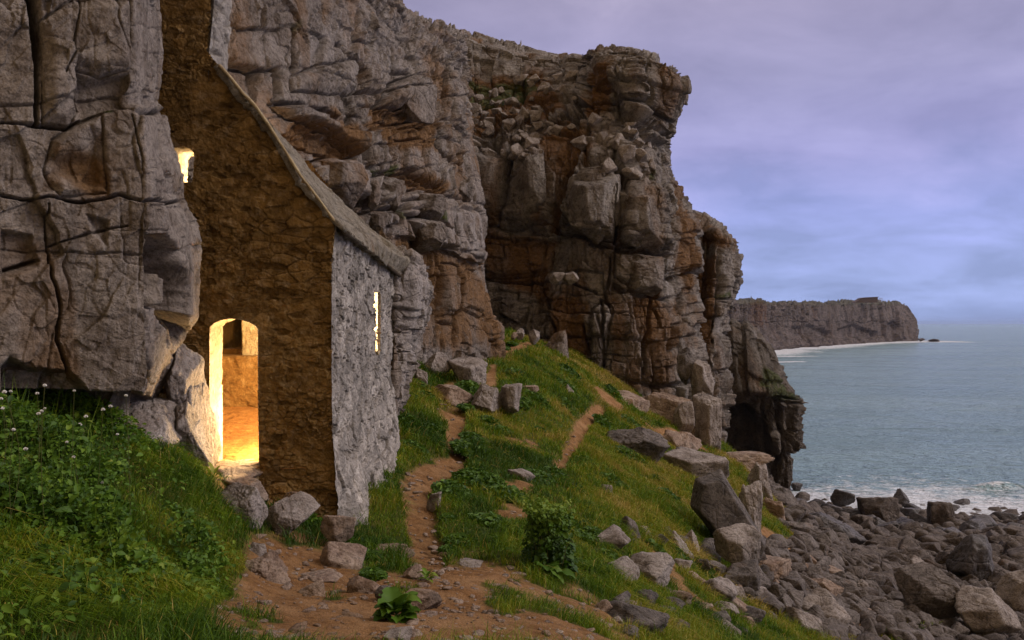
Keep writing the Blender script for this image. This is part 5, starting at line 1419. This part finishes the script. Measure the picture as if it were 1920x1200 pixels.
# half-buried stones in the lower slope
def slope_stones():
    rng = np.random.RandomState(31)
    var = []
    for k in range(9):
        for mt in (M_BOULDER, M_BOULDER_WARM, M_BOULDER_DARK):
            Q, Fc = rock_shape(800 + k, 4, 12, 0.07); z = np.zeros(len(Q))
            o = mesh_np('stone_shape', Q, Fc, mt, {'stain_shade': z, 'pale': z, 'moss': z}, link=False); var.append(o.data); bpy.data.objects.remove(o)
    n = 0
    while n < 95:
        x, y = rng.uniform(1130, 1640), rng.uniform(930, 1195)
        if y < 1030 + 0.10 * (1450 - x) + rng.normal(0, 45) : continue
        d = ground_hit(x, y)
        if d > 34: continue
        c = P(x, y, d); c[2] = ground_z(c)
        r = float(np.clip(math.exp(rng.normal(math.log(0.15), 0.5)) * (0.5 + d / 26), 0.05, 0.42))
        o = bpy.data.objects.new('stone', var[rng.randint(27)]); COL.objects.link(o)
        o.scale = (r * rng.uniform(.9, 1.5), r * rng.uniform(.8, 1.1), r * rng.uniform(.5, .9)); o.rotation_euler = (rng.uniform(-.4, .4), rng.uniform(-.4, .4), rng.uniform(0, 6.28))
        o.location = (c[0], c[1], c[2] + 0.16 * r)
        tag(o, 'small stone half buried in the grass and earth of the lower slope', 'stone', 'half-buried stones of the lower slope')
        n += 1
slope_stones()

# gravel and chips on the trodden ground
def chips():
    rng = np.random.RandomState(9)
    small = [rock_shape(580 + k, 2, 9, 0.05) for k in range(8)]
    n = 40000
    px = rng.uniform(380, 1700, n); py = rng.uniform(860, 1210, n)
    VV, FF, o_ = [], [], 0; cnt = 0
    d = np.exp(rng.uniform(math.log(4.2), math.log(24), n))
    X = np.stack([(px - 960) / F * d, d, 0 * d], -1); X[:, 2] = ground_z(X)
    qx, qy = proj(X)
    so_ = soil_mask(qx, qy, X) + 0.03 * (qx > 1150)
    keep = np.where((rng.uniform(0, 1, n) < so_ * 0.32) & (qy < 1230))[0][:1500]
    for i in keep:
        Q, Fc = small[rng.randint(8)]
        r = math.exp(rng.normal(math.log(0.010), 0.7)) * (1 + 0.04 * d[i]); r = min(r, 0.055)
        a = rng.uniform(0, 6.28); ca, sa = math.cos(a), math.sin(a)
        V = Q * np.array([r * rng.uniform(.9, 1.8), r * rng.uniform(.8, 1.2), r * rng.uniform(.3, .7)])
        V = np.stack([V[:, 0] * ca - V[:, 1] * sa, V[:, 0] * sa + V[:, 1] * ca, V[:, 2]], -1) + X[i]
        VV.append(V); FF.append(Fc + o_); o_ += len(V)
    V = np.concatenate(VV); z = np.zeros(len(V))
    o = mesh_np('gravel', V, np.concatenate(FF), M_BOULDER_WARM, {'stain_shade': z, 'pale': z, 'moss': z})
    tag(o, 'chips of stone scattered on the bare earth', 'gravel', kind='stuff')
chips()

# ------------------------------------------------------------------ lookout hut on the headland
def hut():
    d = 752.0
    o = empty('lookout_hut', tuple(P(1632, 568, d)))
    up = -3.0
    tag(o, 'low brown hut with a sloping bank on top of the far headland', 'hut')
    def prism(name, pts, d0, d1, mat):
        a = [P(x, y + up, d0) for x, y in pts]; b = [np.array([p[0], d1, p[2]]) for p in a]
        V = np.array(a + b) - np.array(o.location); n = len(pts)
        bm = bmesh.new(); vs = [bm.verts.new(v) for v in V]
        bm.faces.new(vs[:n]); bm.faces.new(vs[n:][::-1])
        for k in range(n): bm.faces.new((vs[k], vs[n + k], vs[n + (k + 1) % n], vs[(k + 1) % n]))
        bmesh.ops.recalc_face_normals(bm, faces=bm.faces)
        me = bpy.data.meshes.new(name); bm.to_mesh(me); bm.free(); me.materials.append(mat)
        ob = bpy.data.objects.new(name, me); COL.objects.link(ob); ob.parent = o
        return ob
    m, nt, b = nodes_mat('hut wall'); b.inputs['Base Color'].default_value = (0.12, 0.085, 0.075, 1); b.inputs['Roughness'].default_value = 0.9
    m2, nt, b = nodes_mat('hut roof'); b.inputs['Base Color'].default_value = (0.16, 0.12, 0.10, 1); b.inputs['Roughness'].default_value = 0.9
    m3, nt, b = nodes_mat('hut rail'); b.inputs['Base Color'].default_value = (0.4, 0.38, 0.38, 1)
    prism('earth_bank', [(1603,570),(1616,562.2),(1622,561.5),(1622,570)], d, d + 9, m)
    prism('wall', [(1622.05,570),(1622.05,561.2),(1646,560.2),(1646,570)], d, d + 9, m)
    prism('roof', [(1614,562.0),(1621,560.6),(1648,559.3),(1648,560.1),(1621,561.5)], d - 0.8, d + 10, m2)
    for x in (1649, 1651.5, 1654, 1659, 1665): prism('rail_post', [(x,569),(x,562 if x < 1655 else 565),(x+0.5,562 if x < 1655 else 565),(x+0.5,569)], d, d + 0.3, m3)
    prism('rail', [(1648,562.2),(1648,561.6),(1654.5,561.8),(1654.5,562.4)], d, d + 0.3, m3)
hut()

# ------------------------------------------------------------------ grass and plants
def leaf_material(name, c0, c1, c2, c3):
    """colour by the plant's own tint (0..1): dark green, green, olive, straw"""
    m, nt, b = nodes_mat(name)
    g = NB(nt)
    t = g.attr('tint')
    r = g.N('ShaderNodeValToRGB'); e = r.color_ramp.elements
    e[0].position = 0; e[0].color = (*c0, 1); e[1].position = 1; e[1].color = (*c3, 1)
    for p, c in ((0.38, c1), (0.72, c2)):
        x = e.new(p); x.color = (*c, 1)
    g.L(t, r.inputs[0])
    g.L(r.outputs[0], b.inputs['Base Color'])
    b.inputs['Roughness'].default_value = 0.6; b.inputs['Specular IOR Level'].default_value = 0.25
    tr = g.N('ShaderNodeBsdfTranslucent'); g.L(r.outputs[0], tr.inputs['Color'])
    mx = g.N('ShaderNodeMixShader'); mx.inputs[0].default_value = 0.28
    out = [n for n in nt.nodes if n.type == 'OUTPUT_MATERIAL'][0]
    g.L(b.outputs[0], mx.inputs[1]); g.L(tr.outputs[0], mx.inputs[2]); g.L(mx.outputs[0], out.inputs['Surface'])
    return m
M_GRASS = leaf_material('grass', (0.030, 0.076, 0.003), (0.112, 0.195, 0.005), (0.245, 0.232, 0.012), (0.42, 0.31, 0.09))
M_LEAF = leaf_material('leaves', (0.018, 0.054, 0.003), (0.064, 0.135, 0.007), (0.135, 0.210, 0.014), (0.24, 0.26, 0.04))
M_STEM = leaf_material('stems', (0.05, 0.07, 0.02), (0.08, 0.10, 0.03), (0.14, 0.13, 0.05), (0.22, 0.17, 0.09))
m_, nt_, b_ = nodes_mat('white petals'); b_.inputs['Base Color'].default_value = (0.78, 0.77, 0.74, 1); b_.inputs['Roughness'].default_value = 0.8
M_PETAL = m_

def blades(B, H, W, lean, tint, rng, curl=0.5):
    """curved grass blades: base points (n,3), height, width, lean vectors (n,2) -> vertices, faces, tint"""
    n = len(B)
    a = rng.uniform(0, 2 * math.pi, n)
    side = np.stack([np.cos(a), np.sin(a), np.zeros(n)], -1) * (W / 2)[:, None]
    L3 = np.concatenate([lean, np.zeros((n, 1))], 1) * H[:, None]
    up = np.array([0, 0, 1.0])
    q0 = B; q1 = B + up * (H * 0.55)[:, None] + L3 * 0.35; q2 = B + up * (H * np.clip(0.95 - curl * (lean ** 2).sum(1), 0.25, 1))[:, None] + L3
    V = np.stack([q0 - side, q0 + side, q1 - side * 0.8, q1 + side * 0.8, q2], 1).reshape(-1, 3)
    i = np.arange(n)[:, None] * 5
    f = [np.concatenate([i, i + 1, i + 3, i + 2], 1), np.concatenate([i + 2, i + 3, i + 4], 1)]
    return V, f, np.repeat(tint, 5)

BANK = [(-700,770),(60,770),(180,790),(330,815),(385,870),(425,950),(465,1040),(440,1120),(330,1165),(180,1175),(60,1215),(-700,1290)]
LEAFY = [(-700,740),(90,745),(210,780),(330,800),(250,860),(210,950),(270,1040),(420,1060),(400,1110),(260,1130),(100,1100),(-700,1060)]
def grass():
    rng = np.random.RandomState(2)
    X = GRID; nd, na = X.shape[:2]
    px, py = proj(X)
    c = X[:-1, :-1]
    e1 = X[1:, :-1] - c; e2 = X[:-1, 1:] - c
    area = np.linalg.norm(np.cross(e1, e2), axis=-1)
    so_ = (G_SOIL[:-1, :-1] + G_SOIL[1:, 1:]) / 2; sh = G_SHORE[:-1, :-1]
    r = np.hypot(c[..., 0], c[..., 1])
    qx, qy = px[:-1, :-1], py[:-1, :-1]
    w = area * np.maximum(r, 3.5) ** -1.25 * np.clip(1 - so_ * 1.25, 0.0, 1) ** 1.5 * np.clip(1 - sh * 2.2, 0, 1)
    w *= (r < 46) & (qx > -620) & (qx < 1760) & (qy < 1330) & (r > 2.6)
    # nothing grows under the chapel
    w *= ~((c[..., 0] > -5.3) & (c[..., 0] < -2.2) & (c[..., 1] > WY - 0.02) & (c[..., 1] < 15.5))
    bank = (poly_sdf(qx, qy, BANK) < 0) & (c[..., 1] < 9.6)
    w *= np.where(bank, 1.5, 1.0)
    w *= np.where((qx < 330) & (qy < 790) & (r < 10), 0.15, 1.0)
    cum = np.cumsum(w.ravel()); N = 460000
    idx = np.searchsorted(cum, rng.uniform(0, cum[-1], N))
    u, v = rng.uniform(0, 1, (2, N, 1))
    B = c.reshape(-1, 3)[idx] + u * e1.reshape(-1, 3)[idx] + v * e2.reshape(-1, 3)[idx]
    bk = bank.ravel()[idx]; rr = r.ravel()[idx]; soil = so_.ravel()[idx]
    p2 = B[:, :2]
    tuft = fbm(p2 / 0.55, 61, 4); tuft2 = fbm(p2 / 1.9, 63, 3)
    H = 0.075 + 0.10 * sm(tuft, -0.3, 0.5) + 0.09 * sm(tuft2, -0.1, 0.5)
    H = np.where(bk, 0.07 + 0.085 * sm(tuft, -0.4, 0.5), H) * rng.uniform(0.55, 1.35, N)
    H *= np.where(soil > 0.15, 0.6, 1) * (1 + 0.012 * rr)
    W = np.maximum(0.0045, 0.00055 * rr) * rng.uniform(0.7, 1.4, N) * (1 + 0.4 * (rr > 8))
    flow = np.stack([fbm(p2 / 0.8, 65, 2), fbm(p2 / 0.8, 66, 2)], -1) * 0.45 + np.array([0.25, -0.18])
    flow = np.where(bk[:, None], flow + np.array([0.18, -0.10]), flow)
    lean = flow + rng.normal(0, 0.55, (N, 2))
    qx_, qy_ = proj(B)
    olive = 0.26 + 0.55 * fbm(p2 / 2.2, 67, 4) + 0.35 * fbm(p2 / 0.5, 68, 3)
    olive += 0.26 * sm(qx_, 980, 1350) + 0.28 * sm(-qy_, -800, -660) * (rr > 18) + 0.22 * soil
    olive += np.where(bk, 0.04, 0) + 0.1 * (bk & (qx_ > 230) & (qx_ < 430))
    tint = np.clip(0.36 + 1.25 * (olive - 0.36) + rng.normal(0, 0.15, N), 0, 1)
    dead = rng.uniform(0, 1, N) < 0.035
    tint[dead] = rng.uniform(0.75, 1, dead.sum())
    V, f, t = blades(B, H, W, lean, tint, rng)
    o = mesh_np('grass', V, f, M_GRASS, {'tint': t}, smooth=True)
    tag(o, 'short dark green and olive grass over the slopes', 'grass', kind='stuff')
grass()

def leaves_at(C, size, nrm, tint, rng, broad=0.62):
    """pointed leaves folded along the midrib: centres, size, normals -> arrays"""
    n = len(C)
    nrm = nrm / np.linalg.norm(nrm, axis=1, keepdims=True)
    r = rng.normal(size=(n, 3)); a = np.cross(nrm, r); a /= np.linalg.norm(a, axis=1, keepdims=True)
    b = np.cross(nrm, a)
    prof = [(-0.5, 0.0, 0), (-0.28, 0.36, .10), (0.05, 0.46, .13), (0.32, 0.24, .05), (0.5, 0.0, -0.08)]
    L, R_, M = [], [], []
    for k, (u, wd, z) in enumerate(prof):
        M.append(C + a * (size * u)[:, None] + nrm * (size * (z - 0.10 * (abs(u) < 0.45)))[:, None])
        if 0 < k < 4:
            L.append(C + a * (size * (u - .03))[:, None] + b * (size * wd * broad)[:, None] + nrm * (size * z)[:, None])
            R_.append(C + a * (size * (u - .03))[:, None] - b * (size * wd * broad)[:, None] + nrm * (size * z)[:, None])
    V = np.stack(M + L + R_, 1).reshape(-1, 3)        # 5 mid, 3 left, 3 right
    i = np.arange(n)[:, None] * 11
    c = lambda *k: np.concatenate([i + q for q in k], 1)
    quads = np.concatenate([c(1, 2, 6, 5), c(2, 3, 7, 6), c(2, 1, 8, 9), c(3, 2, 9, 10)])
    tris = np.concatenate([c(0, 1, 5), c(1, 0, 8), c(3, 4, 7), c(4, 3, 10)])
    return V, [quads, tris], np.repeat(tint, 11)

def undergrowth():
    rng = np.random.RandomState(12)
    n = 215000
    px = rng.uniform(-620, 460, n); d = np.exp(rng.uniform(math.log(3.3), math.log(9.2), n))
    X = np.stack([(px - 960) / F * d, d, 0 * d], -1); X[:, 2] = ground_z(X)
    qx, qy = proj(X)
    clump = fbm(X[:, :2] / 0.5, 91, 3)
    dens = sm(-poly_sdf(qx, qy, LEAFY), -22, 25) * sm(clump, -0.55, -0.05)
    dens = np.maximum(dens, 0.05 * (poly_sdf(qx, qy, BANK) < 0))
    k = np.where(rng.uniform(0, 1, n) < dens * 0.62)[0]
    X = X[k]; m = len(k)
    hh = (0.06 + 0.33 * sm(clump[k], -0.3, 0.5)) * (0.6 + 0.5 * (d[k] < 6.5))
    C = X + np.stack([rng.normal(0, .03, m), rng.normal(0, .03, m), hh * rng.uniform(0.15, 1, m) ** 0.6], -1)
    size = np.minimum(np.exp(rng.normal(math.log(0.036), 0.42, m)), 0.072)
    nrm = np.stack([rng.normal(0.12, .5, m), rng.normal(-0.35, .5, m), np.full(m, 0.8)], -1)
    tint = np.clip(0.33 + 0.35 * fbm(C[:, :2] / 0.7, 93, 3) + rng.normal(0, .17, m) , 0, 1)
    V, f, t = leaves_at(C, size, nrm, tint, rng)
    # thin stalks that carry them
    s = rng.choice(m, 5200, replace=False)
    bv, bf, bt = blades(X[s], hh[s] * rng.uniform(0.9, 1.8, len(s)), np.full(len(s), 0.006), rng.normal(0, .25, (len(s), 2)), rng.uniform(0.2, 0.75, len(s)), rng)
    o = mesh_np('undergrowth', np.concatenate([V, bv]), f + [q + len(V) for q in bf], M_LEAF, {'tint': np.concatenate([t, bt])})
    tag(o, 'tangle of small leafy weeds covering the bank on the left', 'undergrowth', kind='stuff')
undergrowth()

def scrub():
    """low leafy cover here and there in the grass of the slope and on ledges"""
    rng = np.random.RandomState(13)
    spots = [(900,905,50),(850,925,40),(1180,860,30),(950,935,45),(790,720,18),(770,745,14),(870,845,25),(845,930,25),(1100,870,18),(940,655,16),(960,648,10),(1060,770,14),(1000,745,14),
             (1150,735,16),(1190,735,12),(880,660,14),(690,1050,28),(660,1030,24),(700,1085,22),(1330,1010,20),(1280,1050,26),(1320,1070,24),(1150,905,26),(1010,900,30),(925,985,30),(1120,1010,24),(800,745,14),(1290,800,14),(990,690,10)]
    for k in range(70):
        q = (rng.uniform(770, 1300), rng.uniform(700, 1100), rng.uniform(8, 24))
        if q[1] > 640 + 0.55 * (q[0] - 960) and soil_mask(np.array([q[0]]), np.array([q[1]]), P(q[0], q[1], ground_hit(q[0], q[1]))[None])[0] < 0.3: spots.append(q)
    CV, S_, T_, N_ = [], [], [], []
    for (x, y, w) in spots:
        d0 = ground_hit(x, y)
        n = int(np.clip(w * 40 * (1 if d0 > 9 else 1.3), 160, 1200))
        rad = w / F * d0
        a = rng.uniform(0, 6.28, n); q = np.sqrt(rng.uniform(0, 1, n)) * rad
        c = P(x, y, d0)
        X = np.stack([c[0] + np.cos(a) * q, d0 + np.sin(a) * q * 1.2, 0 * q], -1); X[:, 2] = ground_z(X)
        top = (0.35 * rad) * (1 - (q / rad) ** 2) + 0.04
        X[:, 2] += top * rng.uniform(0.2, 1, n) ** 0.6
        CV.append(X); S_.append(np.exp(rng.normal(math.log(0.036 + 0.0030 * d0), .35, n))); T_.append(np.clip(rng.normal(0.25, .16, n), 0, 1)); N_.append(np.stack([rng.normal(0.1, .5, n), rng.normal(-.3, .5, n), np.full(n, .8)], -1))
    V, f, t = leaves_at(np.concatenate(CV), np.concatenate(S_), np.concatenate(N_), np.concatenate(T_), rng)
    o = mesh_np('ground_cover', V, f, M_LEAF, {'tint': t})
    tag(o, 'patches of dark low scrub in the grass of the slope', 'ground cover', kind='stuff')
scrub()

def plant_leaf(parent, base, direction, length, width, droop, tint, lobes=0.0, name='leaf'):
    """one big leaf with a fold, a droop and a wavy margin on a short stalk"""
    nu, nv = 12, 9
    d = np.array(direction, float); h = np.array([d[0], d[1], 0]); h /= max(np.linalg.norm(h), 1e-6)
    side = np.array([-h[1], h[0], 0])
    u = np.linspace(0, 1, nu)
    mid = np.array(base)[None] + (h * math.hypot(d[0], d[1]))[None] * (u * length)[:, None] + np.array([0, 0, 1])[None] * (length * (d[2] * u - droop * u ** 2))[:, None]
    wdt = width * np.sin(np.pi * np.clip(u * 0.92 + 0.06, 0, 1)) ** 0.75 * np.where(u < 0.28, (u / 0.28) ** 2 * 0.98 + 0.02, 1)
    v = np.linspace(-1, 1, nv)
    wav = 1 + lobes * np.sin(u * 19)[:, None] * np.abs(v)[None]
    G = mid[:, None] + side[None, None] * (wdt[:, None] * v[None] * wav)[..., None] + np.array([0, 0, 1]) * (wdt[:, None] * (0.35 * np.abs(v)[None] ** 1.3 + 0.10 * np.sin(u * 16)[:, None] * v[None] ** 2))[..., None]
    G = G - np.array(parent.location)
    return mesh_np(name, G.reshape(-1, 3), grid_faces(nu, nv), M_LEAF, {'tint': np.full(nu * nv, tint)}, True, parent)

def big_plant(name, px, py, width_px, label, seed, n=9, upright=0.4, tint=0.45, cat='plant', ratio=0.42):
    rng = np.random.RandomState(seed)
    d = ground_hit(px, py)
    c = P(px, py, d); c[2] = ground_z(c) - 0.01
    o = empty(name, tuple(c)); tag(o, label, cat)
    Lg = width_px / F * d * 0.40
    for k in range(n):
        inner = k % 2
        a = 2.4 * k + rng.uniform(-.3, .3)
        up = upright * rng.uniform(0.7, 1.3) * (1.7 if inner else 0.8)
        plant_leaf(o, c + np.array([rng.normal(0, .1) * Lg, rng.normal(0, .1) * Lg, 0.03 + 0.14 * inner * Lg]), (math.cos(a), math.sin(a), up), Lg * rng.uniform(.6, 1.05), Lg * ratio * rng.uniform(.75, 1.1), (0.55 if not inner else 0.9) * rng.uniform(.6, 1.5), float(np.clip(tint + rng.normal(0, .12), 0, 1)), 0.16)
    return o
big_plant('burdock', 742, 1162, 118, 'big-leaved dark green plant at the edge of the bare earth', 3, 38, 0.75, 0.34, ratio=0.36)
big_plant('plantain', 802, 1092, 56, 'pale green rosette of narrow leaves beside the bare earth', 4, 14, 0.9, 0.62, ratio=0.20)
big_plant('burdock', 578, 985, 62, 'leafy plant in the tuft in front of the orange-tinged boulder', 5, 16, 0.7, 0.45)
big_plant('burdock', 398, 905, 52, 'bright lit plant beside the doorstep', 6, 9, 1.3, 0.95, ratio=0.2)
big_plant('burdock', 1022, 1082, 120, 'broad dark leaves drooping at the foot of the tall bush', 7, 16, 0.5, 0.25)

def bush():
    rng = np.random.RandomState(44)
    d = ground_hit(1028, 1078) + 0.25
    c = P(1028, 1075, d); c[2] = ground_z(c)
    o = empty('bush', tuple(c)); tag(o, 'tall bushy weed, dark below and pale-leaved on top, above the bare earth', 'bush')
    Wd = 60 / F * d; Ht = 120 / F * d
    n = 2800
    a = rng.uniform(0, 6.28, n); h = rng.uniform(0.05, 1, n); q = np.sqrt(rng.uniform(0, 1, n)) * Wd * (1.0 - 0.45 * h)
    C = np.stack([np.cos(a) * q, np.sin(a) * q, h * Ht], -1)
    # sprays rising out of the top and sides
    sp = []
    for k in range(26):
        ang = rng.uniform(0, 6.28); b0 = np.array([math.cos(ang) * Wd * .5, math.sin(ang) * Wd * .5, Ht * rng.uniform(.5, .85)])
        dirn = np.array([math.cos(ang) * .5, math.sin(ang) * .5, 1.0]) * Ht * rng.uniform(.2, .42)
        for j in range(16): sp.append(b0 + dirn * j / 15 + rng.normal(0, .012, 3))
    C = np.concatenate([C, np.array(sp)])
    hh = C[:, 2] / Ht
    clump = fbm(C / 0.13, 7, 2)
    keep = (clump > -0.18) | (hh > 0.85)
    C, hh = C[keep], hh[keep]; m = len(C)
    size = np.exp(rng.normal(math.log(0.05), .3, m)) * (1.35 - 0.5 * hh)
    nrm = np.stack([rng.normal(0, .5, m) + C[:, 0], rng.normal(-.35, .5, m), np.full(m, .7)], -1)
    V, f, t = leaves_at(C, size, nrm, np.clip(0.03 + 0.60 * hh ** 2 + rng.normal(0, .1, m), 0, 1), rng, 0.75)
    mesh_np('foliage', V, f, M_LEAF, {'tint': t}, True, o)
    s = 40
    B = np.stack([rng.normal(0, Wd * .25, s), rng.normal(0, Wd * .25, s), np.zeros(s)], -1)
    bv, bf, bt = blades(B, Ht * rng.uniform(.6, 1.1, s), np.full(s, .012), rng.normal(0, .22, (s, 2)), rng.uniform(.2, .6, s), rng)
    mesh_np('stem', bv, bf, M_STEM, {'tint': bt}, True, o)
bush()

def flowers():
    rng = np.random.RandomState(5)
    heads = [(8,735),(20,734),(2,748),(84,723),(70,738),(139,733),(207,762),(193,768),(161,781),(72,776),(25,806),(125,829),(138,857),(166,857),(111,862),(174,884),(150,796),(84,766),(78,771),(5,766),(236,742),(192,905),(48,842),(220,815),(300,818)]
    first = None
    for k, (x, y) in enumerate(heads):
        d = 4.6 + 1.6 * ((k * 37) % 10) / 10 if x < 150 else 5.6 + 0.8 * ((k * 53) % 10) / 10
        h = P(x, y, d)
        g_ = h.copy(); g_[0] += rng.normal(0, .03); g_[1] += rng.normal(0, .03); g_[2] = ground_z(g_)
        if h[2] - g_[2] < 0.05: h[2] = g_[2] + 0.12
        ln = h[2] - g_[2]
        o = empty('wildflower', tuple(g_))
        tag(o, 'white clover-like flower head on a thin stem above the leafy bank', 'flower', 'white wildflowers on the left bank')
        t = np.linspace(0, 1, 9); off = (h - g_)
        path = off[None] * t[:, None] + np.array([0.03 * rng.normal(), 0.02, 0])[None] * np.sin(np.pi * t)[:, None]
        ring = np.array([(math.cos(q), math.sin(q), 0) for q in np.linspace(0, 2 * math.pi, 6)[:-1]])
        V = (path[:, None] + ring[None] * 0.0016)
        V = np.concatenate([V, V[:, :1]], 1)
        mesh_np('stem', V.reshape(-1, 3), grid_faces(9, 6), M_STEM, {'tint': np.full(54, .5)}, True, o)
        # head: a ball of little petals
        n = 60; dirs = rng.normal(size=(n, 3)); dirs /= np.linalg.norm(dirs, axis=1, keepdims=True); dirs[:, 2] = np.abs(dirs[:, 2]) * 0.9 - 0.15
        R0 = 0.0115 * rng.uniform(.8, 1.25)
        V, f, tt = leaves_at(off[None] + dirs * R0 * 0.6, np.full(n, R0 * 1.3), np.cross(dirs, rng.normal(size=(n, 3))) + 1e-3, np.zeros(n), rng, 0.8)
        mesh_np('flower_head', V, f, M_PETAL, None, True, o)
flowers()

# ------------------------------------------------------------------ sea air between the eye and the far headland
def haze():
    me = bpy.data.meshes.new('haze')
    bm = bmesh.new(); bmesh.ops.create_cube(bm, size=1.0); bm.to_mesh(me); bm.free()
    o = bpy.data.objects.new('haze', me); COL.objects.link(o)
    o.scale = (90000, 90000, 76); o.location = (0, 0, 12)
    m = bpy.data.materials.new('sea air'); m.use_nodes = True; nt = m.node_tree; nt.nodes.clear()
    out = nt.nodes.new('ShaderNodeOutputMaterial'); v = nt.nodes.new('ShaderNodeVolumePrincipled')
    v.inputs['Color'].default_value = (0.50, 0.66, 1.0, 1); v.inputs['Density'].default_value = 0.00005; v.inputs['Anisotropy'].default_value = 0.2
    nt.links.new(v.outputs[0], out.inputs['Volume'])
    me.materials.append(m)
    tag(o, 'thin sea haze that softens the far headland', 'haze', kind='stuff')
haze()
